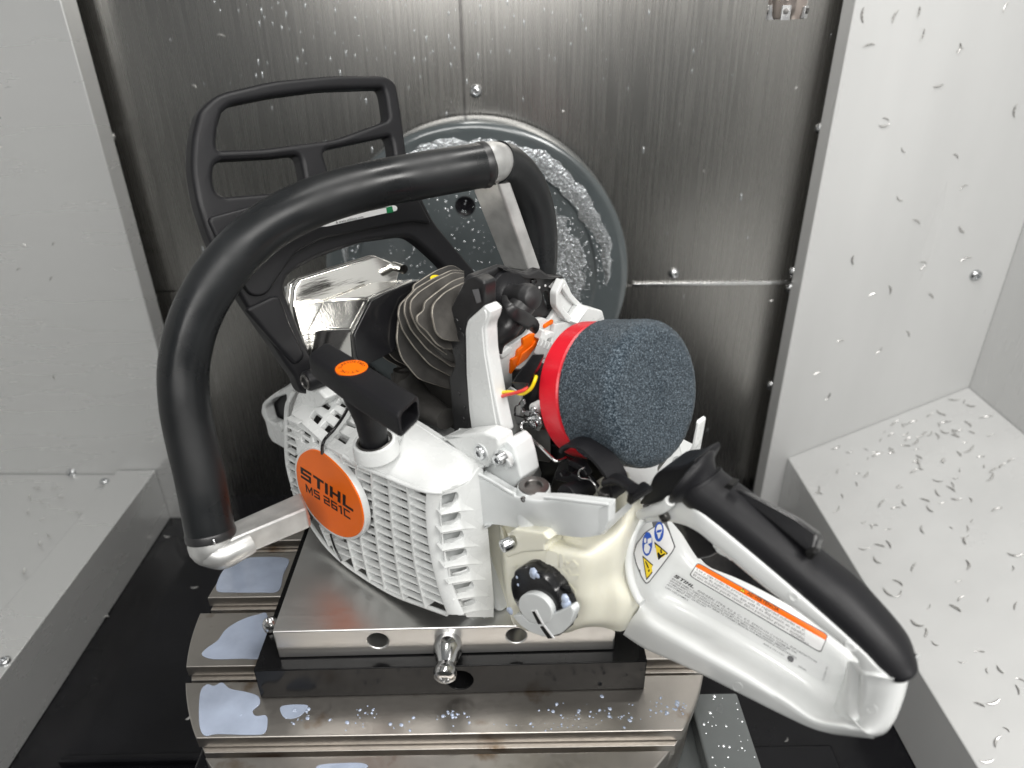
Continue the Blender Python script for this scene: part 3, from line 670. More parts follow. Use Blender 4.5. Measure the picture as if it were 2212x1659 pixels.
# badge
sc_ = lambda k: [(ec[0] + (x - ec[0]) * k, ec[1] + (y - ec[1]) * k) for x, y in ELL]
sp2 = lambda lp: [(p.x, p.y) for p in spl(lp, 3)]
slabL('badge_ring', wm, [sp2(sc_(1.06))], -.4, 4.5, fc, bev=.9)
bd = slabL('badge', M['orange'], [sp2(ELL)], .35, 1.2, fc, bev=.35)
q0, q1 = PL(650, 1031, .5), PL(763, 1106, .5); ex = (q1 - q0).normalized(); hgt = 4.6
eu = (PL(654, 1011, .5) - q0); eu = (eu - ex * eu.dot(ex)); hgt = eu.length; eu.normalize()
wd = (q1 - q0).length / 5.01
mesh2('badge_name', M['print'], blocks(.25), lambda x, y: q0 + ex * (x * wd) + eu * (y * hgt), bd)
def digits():
    G_ = {'S': ((0, 0, 1, .2), (.78, .2, 1, .4), (0, .4, 1, .6), (0, .6, .22, .8), (0, .8, 1, 1)), '2': ((0, 0, 1, .2), (0, .2, .22, .4), (0, .4, 1, .6), (.78, .6, 1, .8), (0, .8, 1, 1)),
          '6': ((0, 0, 1, .2), (0, .2, .22, .8), (.78, .2, 1, .4), (.22, .4, 1, .6), (0, .8, 1, 1)), '1': ((.26, 0, .5, 1), (.0, .74, .26, .92)), 'C': ((0, 0, 1, .2), (0, .2, .22, .8), (0, .8, 1, 1)), 'M': ((0, 0, .2, 1), (1.0, 0, 1.2, 1))}
    q = []; x = 0; s = lambda r: [(a + b_ * .2, b_) for a, b_ in r]
    for ch in 'MS 261C':
        if ch == ' ': x += .45; continue
        for a, b_, c, d in G_[ch]: q.append(s([(x + a, b_), (x + c, b_), (x + c, d), (x + a, d)]))
        if ch == 'M': q.append(s([(x + .2, 1), (x + .2, .72), (x + .56, .05), (x + .64, .05), (x + .64, .42)])); q.append(s([(x + 1.0, 1), (x + .641, .42), (x + .641, .05), (x + 1.0, .72)])); x += 1.42
        else: x += .78 if ch == '1' else 1.22
    return q, x - .22
dg, dw = digits()
q2 = PL(661.5, 1062, .5); q3 = PL(757, 1123, .5); dx = (q3 - q2).normalized(); w2 = (q3 - q2).length / dw
mesh2('badge_number', M['print'], dg, lambda x, y: q2 + dx * (x * w2) + eu * (y * hgt * .72), bd)
# seam lines round the front part of the cover
seam_pts = ((757, 872, 1.6), (738, 905, 1.6), (721, 928, 1.6), (704, 946, 1.4), (698, 957, 1.4), (696, 968, 1.4), (696, 980, 1.6))
def on_top(x, y, h):
    a = cut(x, y, TA0 + TN * h, TN); b_ = PL(x, y, -.6 + h * .6)
    return a if (a - cC).length > (b_ - cC).length else b_
TA0 = PL(634, 897, -9); TN = (PL(700, 951, -3.2) - TA0).cross(PL(748, 868, -32) - TA0).normalized()
if TN.dot(cC - TA0) < 0: TN = -TN
tube('seam', M['gloss_black'], [on_top(*q) for q in seam_pts], 1.0, fc, 10, 4)
tube('seam', M['gloss_black'], [F(x, y, .9) for x, y in ((714, 1154), (718, 1168), (724, 1185), (738, 1212))], .7, fc, 8, 4)
# upper front part with square openings
ta = (PL(634, 897, -9), PL(700, 951, -3.2), PL(748, 868, -32))
hs = [[(677.5, 886), (696.5, 901), (686, 916), (669, 900)], [(703, 908), (723, 923), (710, 935), (692, 921)], [(694, 862), (715, 877.6), (709, 885), (686, 872)], [(721, 884), (740, 898), (733, 905), (713, 892)], [(732, 861), (752, 875), (748, 882), (726, 871)],
      [(657, 872), (672, 880), (664, 890), (650, 882)]]
slab3('upper_grille', wm, ta, [rnd([(628, 893, 3), (642, 862, 8), (668, 838, 6), (700, 832, 5), (768, 868, 4), (752, 884, 3), (706, 947, 5), (697, 956, 3)])] + [rnd([(x, y, 2) for x, y in h_]) for h_ in hs[:5]], 4.5, fc, bev=.7)
tb_ = (PL(690, 960, -1.8), PL(770, 996, -3.0), PL(768, 905, -30))
hs2 = [[(746, 906), (766, 916), (768, 925), (741, 914)], [(732, 931), (755, 945), (746, 959), (723, 944)]]
slab3('upper_grille', wm, tb_, [rnd([(701, 962, 3), (712, 944, 4), (753, 890, 4), (790, 905, 5), (800, 930, 4), (790, 968, 6), (770, 1001, 3), (722, 973, 3)])] + [rnd([(x, y, 2) for x, y in h_]) for h_ in hs2], 4, fc, bev=.7)
rope = lathe('starter_rope', M['label_white'], PL(738, 944, -24), B, [(1.6, -9), (1.6, 9)], fc, 12)
slab3('front_edge', wm, (PL(628, 897, -10), PL(697, 955, -2.4), PL(645, 980, -2)), [rnd([(620, 905, 3), (631, 893, 3), (696, 950, 3), (694, 972, 3), (672, 966, 4), (652, 972, 6), (640, 985, 5), (640, 960, 3)])] + [rnd([(x, y, 1.5) for x, y in h_]) for h_ in ([(648, 925), (671, 941), (669, 948), (650, 937)], [(675, 944), (689, 954), (687, 961), (676, 955)], [(651, 944), (668, 956), (660, 959), (650, 953)])], 3, fc, bev=.5)
# lug of the cover that carries the guard pivot
slabL('lug', wm, [rnd([(640, 852, 6), (650, 835, 6), (688, 842, 6), (705, 862, 6), (690, 880, 8), (640, 895, 8), (628, 885, 8)])], -19, 12, fc, bev=2)
# front left tab behind
slabL('front_tab', wm, [rnd([(641, 820, 3), (589, 851, 6), (566, 870, 7), (563, 892, 6), (573, 912, 4), (579, 940, 5), (588, 955, 4), (618, 972, 3), (622, 900, 3)]), rnd([(571, 880, 5), (590, 862, 6), (618, 852, 3), (617, 905, 3), (600, 918, 4), (578, 908, 5)])], -45, 9, fc, bev=1.5)
slabL('tab_inside', M['black'], [rnd([(566, 876, 4), (636, 838, 4), (640, 960, 4), (600, 955, 4), (575, 910, 4)])], -55, 2, fc, bev=.3)
lathe('tab_boss', wm, PL(604, 922, -44), L, [(4.2, -6), (4.2, 0), (3.8, .6), (.1, .7)], fc, 20)
# starter bush
SB = PU(809, 949, 55)
lathe('starter_bush', wm, SB + U * -3, U + L * .12, [(12.8, -6), (12.4, 0), (11.7, 2.4), (10.6, 3.0), (9.9, 2.6), (9.8, -4), (.1, -4.2)], fc, 44)
lathe('bush_ring', M['dark_steel'], SB + U * -1.5, U + L * .12, [(9.9, -3), (9.9, 1.2), (9.1, 1.5), (8.6, 1.2), (8.5, -2), (.1, -2.1)], fc, 40)
hexa('bush_corner', wm, [PU(*p) for p in ((820, 975, 44), (868, 955, 44), (880, 925, 42), (825, 915, 42), (822, 966, 54.0), (866, 938, 53.4), (868, 928, 53.0), (828, 918, 54))], fc, 2.2, 3)
# ---- pull grip
GT = 100.0
c4 = [PU(x, y, GT) for x, y in ((663, 768), (711, 736), (907, 855), (856, 891))]
e_l = (c4[3] - c4[0]).normalized(); mid0 = (c4[0] + c4[1]) / 2; mid1 = (c4[2] + c4[3]) / 2; wv = (c4[1] - c4[0]); hw = wv.length / 2; wv.normalize(); ax_ = (mid1 - mid0).normalized()
gp = bpy.data.objects.new('pull_grip', None); COL.objects.link(gp); gp.parent = SAW; gp.location = V(mid0) * MM - SAW.location
def rrect(c, hw, hh, r=3.0, n=4, up=U):
    out = []
    for sx, sy, a0 in ((1, 1, 0), (-1, 1, 90), (-1, -1, 180), (1, -1, 270)):
        for k in range(n + 1):
            a = math.radians(a0 + 90 * k / n); out.append(c + wv * (sx * (hw - r) + r * math.cos(a)) + up * (sy * (hh - r) + r * math.sin(a)))
    return out
ring = []
TK = 6.6
for t, w_, h_ in ((0, .84, .8), (.01, .94, .93), (.03, 1, 1), (.4, 1, 1.12), (.5, 1, 1.12), (.97, 1, 1.08), (.993, .98, 1.05), (1, .93, .98)):
    c = mid0.lerp(mid1, t) - U * (TK * 1.0) - U * TK * (h_ - 1); ring.append(rrect(c, hw * w_, TK * h_, 3.2))
c = mid1 - U * TK * 1.05; ring.append(rrect(c + ax_ * .1, hw * .78, TK * .80, 2.6)); ring.append(rrect(c - ax_ * 1.5, hw * .72, TK * .74, 2.4)); ring.append(rrect(c - ax_ * 26, hw * .7, TK * .7, 2.2))
loft('grip_body', M['black'], ring, gp, True, 40)
tube('stem', M['black'], [SB + U * -2, SB.lerp(mid0.lerp(mid1, .5) - U * TK * 1.6, .45), mid0.lerp(mid1, .47) - U * TK * 2.2, mid0.lerp(mid1, .46) - U * TK * 1.75], [(7.7, 7.7), (7.7, 7.9), (10, 8.4), (12, 8.4)], gp, 28, 6, upv=ax_)
GC = PU(759.5, 795, GT); gs = lathe('grip_badge', M['orange'], GC, U, [(8.3, -.6), (8.3, .25), (8.0, .55), (.05, .6)], gp, 48)
ga = (PU(775, 771, GT) - GC).normalized()   # start of the lettering round the badge
bx_, by_ = ax_, U.cross(ax_)
def ringtext(s, a0, a1, r, size, inward):
    for i, ch in enumerate(s):
        a = math.radians(a0 + (a1 - a0) * i / max(1, len(s) - 1)); d = bx_ * math.cos(a) + by_ * math.sin(a); tng = -bx_ * math.sin(a) + by_ * math.cos(a)
        upd = d if not inward else -d; rd = -tng if not inward else tng
        o = text('lettering', M['print'], ch, GC + d * r + U * .62, rd, upd, size, gs, .03, 0, 'CENTER', 1, 1, .04)
ringtext('ELASTOSTART', 235, 62, 5.0, 2.7, False)
ringtext('STIHL', -4, -90, 5.0, 3.1, False)
sb_ = PU(800, 902, 72)
text('lettering', M['gloss_black'], 'STIHL', sb_ + (-cA) * 9.3, (SB - mid0.lerp(mid1, .5)).normalized(), wv, 4.0, gp, .25, .15, 'CENTER')
# ---- hand guard
GA = (PB(660, 825, -46), PB(460, 200, -96), PB(860, 178, -96))
gd = bpy.data.objects.new('hand_guard', None); COL.objects.link(gd); gd.parent = SAW; gd.location = V(GA[0]) * MM - SAW.location
gout = [(431, 240, 12), (469, 202, 26), (593, 173, 30), (727, 161, 30), (834, 162, 10), (858, 177, 14), (869, 242, 20), (880, 330, 20), (896, 390, 20), (915, 431, 20), (939, 479, 20), (971, 517, 20), (1022, 579, 20), (1060, 622), (1010, 640), (958, 571, 16), (917, 533, 16), (885, 509, 20), (780, 524, 20), (686, 557, 20), (642, 581, 12), (621, 597, 8), (614, 624, 12), (623, 650, 12), (638, 684, 14), (660, 742, 14), (681, 783, 10), (694, 815, 12), (690, 842, 10), (668, 855, 12), (649, 842, 10), (640, 814, 12), (613, 779, 20), (595, 750, 20), (525, 650, 20), (455, 524, 24), (426, 438, 24), (414, 363, 24), (417, 296, 24)]
w1 = [(482, 242), (501, 226, 12), (593, 207, 20), (700, 193, 20), (828, 189, 6), (834, 202, 8), (842, 258, 10), (727, 300, 20), (566, 321, 20), (472, 324, 8), (469, 310, 8), (472, 275, 12)]
w2 = [(464, 358, 6), (478, 346, 8), (593, 340, 10), (643, 334, 8), (652, 345, 8), (662, 402, 8), (593, 416, 10), (485, 425, 12), (469, 414, 10), (461, 388, 10)]
w3 = [(700, 331, 6), (709, 322, 8), (781, 307, 8), (843, 294, 5), (849, 308, 8), (858, 372, 8), (720, 396, 6)]
slab3('guard_frame', M['black'], GA, [rnd(gout), rnd(w1), rnd(w2), rnd(w3)], 13, gd, bev=3.2, seg=3)
gn = (GA[1] - GA[0]).cross(GA[2] - GA[0]).normalized()
if gn.dot(cC - GA[0]) < 0: gn = -gn
# raised web and shoulder on the guard
slab('guard_web', M['black'], [[cut(x, y, GA[0] + gn * 2.2, gn) for x, y in rnd([(448, 470, 14), (560, 440, 20), (700, 418, 20), (880, 392, 8), (905, 430, 10), (935, 485, 12), (890, 478, 12), (700, 515, 20), (640, 545, 14), (575, 640, 20), (540, 640, 20), (480, 540, 20)])]], GA[0] + gn * 2.2, gn, 5, gd, bev=1.8)
slab('guard_web', M['black'], [[cut(x, y, GA[0] + gn * 3.0, gn) for x, y in rnd([(530, 668, 8), (590, 640, 10), (606, 640, 8), (628, 700, 14), (662, 772, 14), (640, 790, 10), (604, 752, 10)])]], GA[0] + gn * 3.0, gn, 6, gd, bev=2.2)
def GP(x, y, h=2.5): return cut(x, y, GA[0] + gn * h, gn)
gl = slab('guard_label', M['label_white'], [[GP(x, y, 2.45) for x, y in rnd([(690, 476, 3), (852, 443, 4), (859, 447, 4), (858, 455, 4), (708, 489, 4), (690, 490, 3)])]], GP(700, 480, 2.45), gn, .3, gd, bev=.1)
slab('label_block', M['green'], [[GP(x, y, 2.55) for x, y in ((834, 448), (847, 445), (850, 458), (836, 461))]], GP(840, 450, 2.55), gn, .1, gl, bev=.02)
gx = (GP(800, 467) - GP(720, 484)).normalized(); text('lettering', M['print_grey'], '& www.stihlusa.com', GP(726, 483.5, 2.6), gx, gn.cross(gx), 2.6, gl, .03)
slab('label_line', M['print'], [[GP(x, y, 2.56) for x, y in ((700, 474), (834, 447), (834.5, 448.3), (700.3, 475.4))]], GP(700, 474, 2.56), gn, .1, gl, bev=.02)
PV = PL(659.5, 825, -14)
lathe('pivot_boss', M['black'], PV - L * 4, L, [(6.6, -8), (6.6, 2.6), (5.9, 3.6), (5.0, 3.9), (.1, 3.9)], gd, 32)
lathe('pivot_bush', M['dark_steel'], PV, L, [(4.7, -3), (4.7, .6), (4.3, 1.0), (3.7, 1.0), (3.3, .5), (3.2, -1.6), (1.6, -1.8), (1.5, -1.2), (.1, -1.2)], gd, 32)
# ---- front handle
fh = bpy.data.objects.new('front_handle', None); COL.objects.link(fh); fh.parent = SAW; fh.location = V(PD(455, 1165, 400)) * MM - SAW.location
HP = [(456, 1158, 399), (447, 1110, 397), (432, 1030, 394), (411, 940, 391), (398, 860, 388), (399, 775, 386), (427, 675, 384), (490, 573, 383), (575, 492, 385), (680, 437, 390), (800, 401, 400), (920, 378, 412), (1000, 364, 420), (1047, 356, 426)]
tube('handle_sleeve', M['tube'], [PD(*p) for p in HP], lambda t: (13.2, 13.2) if t < .997 else (13.0, 13.0), fh, 32, 8)
for a, b_ in ((0, 1), (-1, -2)):
    p, q = PD(*HP[a]), PD(*HP[b_]); d = (p - q).normalized()
    lathe('sleeve_lip', M['rubber'], p, d, [(13.3, -3.5), (13.65, -2.4), (13.65, .6), (13.1, 1.3), (11, 1.4), (10.8, -3)], fh, 32)
CL = [(1044, 357, 426), (1056, 351, 429), (1067, 350, 433), (1078, 352, 438)]
tube('collar', M['cast_alu'], [PD(*p) for p in CL], 12.0, fh, 28, 5)
RL = [(1073, 351, 436), (1100, 361, 448), (1130, 392, 463), (1151, 435, 477), (1162, 490, 489), (1164, 550, 500), (1160, 620, 510)]
tube('handle_sleeve', M['tube'], [PD(*p) for p in RL], lambda t: (13.1, 13.1), fh, 30, 8)
# cast arm on the right, seen end on
hexa('handle_arm', M['cast_alu'], [PD(*p) for p in ((1143, 586, 470), (1168, 581, 474), (1150, 590, 500), (1089, 577, 490), (1060, 350, 429), (1091, 362, 434), (1085, 372, 458), (1022, 412, 448))], fh, 1.2, 3)
tube('weld', M['cast_alu'], [PD(x, y, d) for x, y, d in ((1058, 366, 428), (1068, 372, 428), (1080, 374, 430), (1091, 370, 434))], 2.2, fh, 10, 4)
# cast foot at the left
hexa('handle_arm', M['cast_alu'], [PD(*p) for p in ((478, 1222, 397), (672, 1140, 428), (672, 1120, 445), (520, 1190, 415), (497, 1166, 393), (664, 1096, 425), (650, 1062, 446), (500, 1128, 413))], fh, 1.8, 3)
fp_, fq_ = PD(456, 1158, 399), PD(447, 1110, 397)
hd = (fp_ - fq_).normalized()
lathe('handle_foot', M['cast_alu'], fp_, hd, [(12.4, -3), (12.6, 1.2), (13.1, 4), (12.6, 8), (10.6, 12), (7, 14.6), (.1, 15.4)], fh, 32)
tube('handle_foot', M['cast_alu'], [PD(448, 1190, 399), PD(480, 1199, 397), PD(510, 1188, 399), PD(540, 1172, 404)], [(8.5, 10.5), (8, 9.5), (7, 8), (6.5, 7)], fh, 20, 5)
lathe('foot_screw', M['zinc'], PD(462, 1170, 384), L, [(.1, 0), (2, 0), (2, .5), (.1, .6)], fh, 12)
# ---- cylinder: its axis points to the rear and a little up
AXc = (B * .957 + U * .29).normalized(); Vc = (U * .957 - B * .29).normalized()
cy = bpy.data.objects.new('cylinder', None); COL.objects.link(cy); cy.parent = SAW; cy.location = V(PL(930, 720, -80)) * MM - SAW.location
fins = [((935, 660, -52), [(1003, 610), (985, 618, 8), (960, 632, 10), (937, 655, 10), (933, 676, 10), (941, 716, 12), (956, 733, 10), (978, 737), (1006, 738)]),
 ((916, 660, -52), [(1003, 598), (978, 606, 10), (940, 634, 10), (918, 652, 6), (915, 671, 5), (901, 682, 4), (901, 694, 5), (908, 703, 5), (925, 718, 8), (945, 745, 10), (962, 754), (1008, 756)]),
 ((887, 655, -52), [(1003, 590), (979, 588, 8), (945, 605, 10), (915, 624, 5), (904, 632, 4), (888, 649, 8), (886, 668, 8), (893, 690, 10), (905, 712, 10), (935, 744, 10), (965, 766), (1008, 770)]),
 ((874, 655, -52), [(1003, 585), (978, 582, 8), (930, 604, 10), (900, 622, 6), (876, 648, 8), (873, 675, 10), (888, 712, 12), (925, 757, 12), (975, 792), (1010, 796)]),
 ((861, 665, -52), [(1001, 586, 4), (982, 573, 8), (968, 574, 5), (943, 584, 6), (920, 598, 4), (894, 615, 5), (893, 628, 4), (864, 658, 8), (860, 682, 10), (870, 713, 12), (895, 750, 12), (930, 790, 12), (972, 812), (1010, 815)]),
 ((857, 720, -51), [(985, 588), (930, 610), (880, 640, 8), (861, 690, 8), (857, 735, 12), (868, 774, 14), (905, 820, 14), (968, 840), (1010, 842)]),
 ((809, 676, -56), [(930, 610), (870, 640, 10), (826, 660, 10), (810, 674, 8), (808, 700, 10), (820, 733, 14), (850, 776, 14), (900, 800), (960, 812)]),
 ((798, 700, -58), [(930, 615), (850, 655, 10), (805, 680, 10), (798, 705, 10), (803, 735, 14), (830, 775, 14), (880, 800), (950, 812)])]
for (ax0, ay0, al0), lp in fins:
    a = PL(ax0, ay0, al0)
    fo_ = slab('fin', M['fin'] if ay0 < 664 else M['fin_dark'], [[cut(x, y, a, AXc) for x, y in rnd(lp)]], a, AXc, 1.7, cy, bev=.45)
    fo_.data.materials.append(M['fin_edge'])
    for pf in fo_.data.polygons:
        if abs(pf.normal.dot(AXc)) < .93: pf.material_index = 1
cc = PL(930, 700, -84)
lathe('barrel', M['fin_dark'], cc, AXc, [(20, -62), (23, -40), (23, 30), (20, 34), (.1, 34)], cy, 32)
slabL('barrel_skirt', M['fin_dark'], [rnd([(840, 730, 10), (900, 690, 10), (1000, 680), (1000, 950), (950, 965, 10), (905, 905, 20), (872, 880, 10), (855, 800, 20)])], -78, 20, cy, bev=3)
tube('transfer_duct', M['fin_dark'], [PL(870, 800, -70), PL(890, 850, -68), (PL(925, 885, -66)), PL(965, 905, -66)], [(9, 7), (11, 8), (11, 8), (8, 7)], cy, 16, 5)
tube('transfer_duct', M['fin'], [PL(868, 800, -66), PL(864, 830, -64), PL(868, 850, -64)], [(6, 5), (5, 4), (4, 4)], cy, 14, 5)
pm = PL(861, 665, -52)
slab('paint_mark', M['labyel'], [[cut(x, y, pm + AXc * .25, AXc) for x, y in spl([(931, 597), (938, 594), (949, 595), (951, 601), (946, 607), (936, 611), (930, 604)], 3)]], pm + AXc * .25, AXc, .2, cy, bev=.05)
# shroud left of the post, post, rear wall
sh = slabL('shroud', M['rubber'], [rnd([(1004, 604, 8), (964, 683, 8), (961, 697, 6), (974, 750, 10), (983, 790, 10), (969, 814, 10), (972, 850, 10), (981, 943, 4), (1012, 941, 4), (1016, 900), (1008, 812), (1005, 712), (1009, 692, 4), (1046, 659), (1046, 610, 6), (1024, 597, 6)])], -63.5, 9, SAW, bev=1.2)
for x, y, r in ((994, 712, 1.2), (996, 727, 3.2), (990, 850, 1.6), (1000, 905, 1.8), (986, 693, 1.6), (1003, 880, 1.2)): lathe('rivet', M['rubber'], PL(x, y, -63.4), L, [(r, -.5), (r, .2), (r * .9, .45), (.05, .5)], sh, 16)
hexa('shroud_window', M['print_grey'], [PL(*p) for p in ((1020, 626, -62.8), (1034, 624, -62.8), (1040, 652, -62.8), (1030, 656, -62.8), (1020, 626, -62), (1034, 624, -62), (1040, 652, -62), (1030, 656, -62))], sh, .2)
slabL('post', M['white'], [rnd([(1046, 659, 4), (1060, 672, 5), (1057, 688, 6), (1049, 706, 8), (1052, 760, 10), (1068, 850, 10), (1087, 936, 3), (1075, 950), (1010, 946, 3), (1017, 926, 4), (1012, 889, 10), (1006, 808, 10), (1004, 712, 6), (1009, 692, 5)])], -60.5, 9, SAW, bev=1.3)
slabL('post_panel', M['white'], [rnd([(1046, 668, 3), (1050, 676, 4), (1050, 690, 5), (1041, 708, 6), (1046, 765, 10), (1060, 850, 10), (1074, 930, 3), (1024, 926, 3), (1019, 880, 10), (1013, 808, 10), (1012, 714, 5), (1016, 697, 4)])], -59.9, 2, SAW, bev=.5)
bwl = slabB('boot_wall', M['rubber'], [rnd([(1010, 700, 3), (1012, 612, 8), (1024, 597, 6), (1052, 587, 10), (1090, 573, 8), (1111, 583, 6), (1143, 590, 8), (1165, 579, 8), (1186, 595, 6), (1217, 598, 2), (1197, 615, 6), (1206, 661, 10), (1188, 690, 6), (1172, 684, 6), (1150, 722, 8), (1090, 790), (1040, 790)]), rnd([(1174, 632, 4), (1183, 630, 4), (1194, 664, 4), (1185, 670, 4)])], 44, 6, SAW, bev=1.4)
slabB('wall_lip', M['rubber'], [rnd([(1086, 580, 3), (1111, 586, 5), (1143, 594, 6), (1165, 583, 6), (1186, 598, 4), (1218, 599, 1), (1190, 604, 3), (1142, 602, 6), (1112, 596, 5)])], 49, 5, bwl, bev=.8)
lathe('slot_pad', M['gloss_black'], PB(1152, 610, 44.4), B, [(2.6, -1), (2.6, .5), (2.2, .8), (1.6, .4), (.1, .3)], bwl, 18)
for x, y in ((1040, 614), (1050, 629), (1047, 650), (1073, 599), (1106, 594), (1178, 617), (1188, 619), (1165, 621)):
    lathe('paint_dot', M['label_white'], PB(x, y, 44.3), B, [(.75, -.3), (.75, .25), (.05, .3)], bwl, 12)
lathe('boot_flange', M['black'], PB(1100, 640, 50), B + U * .1, [(15.5, -3), (15.5, -1), (15, 0), (9.5, .8), (8, 2), (.1, 2)], SAW, 40)
pb = bpy.data.objects.new('plug_boot', None); COL.objects.link(pb); pb.parent = SAW; pb.location = V(PB(1141, 645, 62)) * MM - SAW.location
t0, t1 = PB(1104, 640, 52), PB(1141, 643, 66)
tube('boot_head', M['rubber'], [t0, t0.lerp(t1, .4), t0.lerp(t1, .8), t1, t1 + (t1 - t0).normalized() * 4.5, t1 + (t1 - t0).normalized() * 6.4], [(7.6, 7.6), (7.4, 7.4), (8.3, 8.3), (8.4, 8.4), (6.6, 6.6), (1.2, 1.2)], pb, 26, 6)
tube('boot_sleeve', M['rubber'], [PB(1134, 652, 64), PB(1112, 680, 64), PB(1092, 708, 63), PB(1080, 724, 62), PB(1073, 740, 61), PB(1070, 752, 61), PB(1068, 760, 61)], [(7.5, 7.5), (7.6, 7.6), (8, 8), (6.6, 6.6), (4.9, 4.9), (4.6, 4.6), (4.7, 4.7)], pb, 24, 6)
tube('ignition_cable', M['gloss_black'], [PB(1068, 757, 61), PB(1062, 780, 60), PB(1055, 805, 58), PB(1050, 850, 52)], 2.6, pb, 14, 5)
tube('boot_strap', M['rubber'], [PB(1088, 640, 60), PB(1095, 658, 70), PB(1112, 676, 74), PB(1132, 688, 73), PB(1150, 702, 69), PB(1146, 712, 62)], [(.8, 1.5), (.8, 2.5), (.8, 3.6), (.8, 4.2), (.8, 4.2), (.8, 4.2)], pb, 12, 6, upv=-cA)
text('lettering', M['black'], 'OFIM', PB(1108, 713, 72.3), (PB(1122, 694, 72.3) - PB(1108, 713, 72.3)).normalized(), -(PB(1122, 694, 72.3) - PB(1108, 713, 72.3)).normalized().cross(B), 2.6, pb, .2)
# white air guide behind the filter
ag = bpy.data.objects.new('air_guide', None); COL.objects.link(ag); ag.parent = SAW; ag.location = V(PB(1180, 740, 54)) * MM - SAW.location
slabB('guide_wall', M['white'], [rnd([(1213, 601, 3), (1222, 604, 3), (1232, 625, 6), (1240, 645, 6), (1264, 661, 4), (1302, 671, 4), (1307, 690, 4), (1290, 720), (1250, 800), (1170, 880), (1110, 885, 5), (1078, 850, 6), (1066, 800, 6), (1079, 765, 6), (1100, 748, 8), (1140, 722, 8), (1158, 690, 6), (1173, 686, 6), (1187, 692, 5), (1207, 661, 8), (1196, 618, 6)])], 48, 4, ag, bev=1)
slabB('guide_rib', M['white'], [rnd([(1216, 604, 2), (1222, 608, 2), (1208, 640, 4), (1216, 664, 8), (1240, 690, 8), (1260, 665, 5), (1268, 668, 3), (1244, 703, 4), (1226, 696, 6), (1202, 664, 8), (1202, 634, 6)])], 54, 6, ag, bev=.9)
slabB('guide_rib', M['white'], [rnd([(1221, 613, 2), (1240, 640, 4), (1262, 662, 3), (1257, 670, 2), (1233, 649, 5), (1214, 622, 4)])], 52, 4, ag, bev=.8)
slabB('guide_step', M['white'], [rnd([(1270, 663, 3), (1302, 671, 4), (1305, 686, 4), (1280, 700, 3), (1246, 700, 3)])], 60, 12, ag, bev=1.2)
slabB('guide_step', M['white'], [rnd([(1200, 700, 3), (1250, 690, 4), (1300, 695, 4), (1290, 740, 5), (1190, 745, 5)])], 52, 4, ag, bev=1)
for lp in ([(1130, 733, 2), (1148, 722, 2), (1169, 720, 2), (1170, 734, 3), (1152, 758, 4), (1140, 768, 5), (1122, 786, 3), (1104, 809, 2), (1106, 777, 2), (1117, 772, 3), (1119, 758, 4), (1131, 748, 3)], [(1178, 703, 1), (1196, 691, 1), (1196, 699, 1), (1177, 710, 1)]):
    slabB('shutter', M['orange'], [rnd(lp)], 50, 2.5, ag, bev=.6)
slabB('shutter_recess', M['orange'], [rnd([(1128, 765, 3), (1150, 748, 3), (1158, 735, 3), (1162, 742, 3), (1140, 775, 4), (1118, 792, 3)])], 51.3, 1.5, ag, bev=.6)
slabB('guide_rib', M['white'], [rnd([(1079, 766, 3), (1102, 748, 5), (1108, 752, 3), (1104, 764, 4), (1086, 776, 4)])], 53, 5, ag, bev=1)
slabB('guide_rib', M['white'], [rnd([(1068, 790, 5), (1078, 800, 6), (1080, 840, 6), (1070, 868, 4), (1060, 830, 6)])], 58, 4, ag, bev=1.2)
slabB('guide_rib', M['white'], [rnd([(1168, 733, 1), (1172, 714, 2), (1177, 712, 2), (1178, 722, 1), (1192, 716, 2), (1198, 718, 2), (1197, 728, 2), (1184, 732, 2), (1178, 742, 2)])], 56, 6, ag, bev=.8)
hexa('white_plug', M['white'], [PB(*p) for p in ((1154, 766, 52), (1180, 778, 52), (1197, 745, 52), (1168, 731, 52), (1152, 763, 62), (1178, 776, 62), (1196, 742, 62), (1166, 729, 62))], ag, .9)
bmx = bmesh.new()
for k in range(4):
    a, b_ = PB(1168 + k * 7, 731 + k * 3.2, 62.4), PB(1162 + k * 7, 745 + k * 3.2, 62.4); box('r', None, (a + b_) / 2, ((b_ - a).normalized(), B, (b_ - a).normalized().cross(B)), ((b_ - a).length, .8, .7), None, .15, 1, bmx)
meta(bm_obj('plug_ridges', bmx, M['white'], ag), kind='stuff')
hexa('connector', M['gloss_black'], [PL(*p) for p in ((1116, 843, -74), (1146, 838, -74), (1165, 800, -78), (1140, 800, -84), (1105, 826, -66), (1142, 829, -66), (1177, 764, -72), (1150, 765, -72))], SAW, .5)
tube('yellow_wire', M['yellow'], [PL(*p) for p in ((1060, 866, -70), (1070, 857, -68), (1085, 848, -66.5), (1108, 847, -66), (1128, 851, -67), (1146, 840, -67), (1155, 823, -68), (1158, 812, -70))], .95, SAW, 12, 6)
tube('red_wire', M['redwire'], [PL(*p) for p in ((1064, 875, -69), (1070, 866, -67.5), (1085, 856, -65.5), (1108, 850, -64.5), (1128, 844, -65.5), (1141, 836, -68))], .95, SAW, 12, 6)
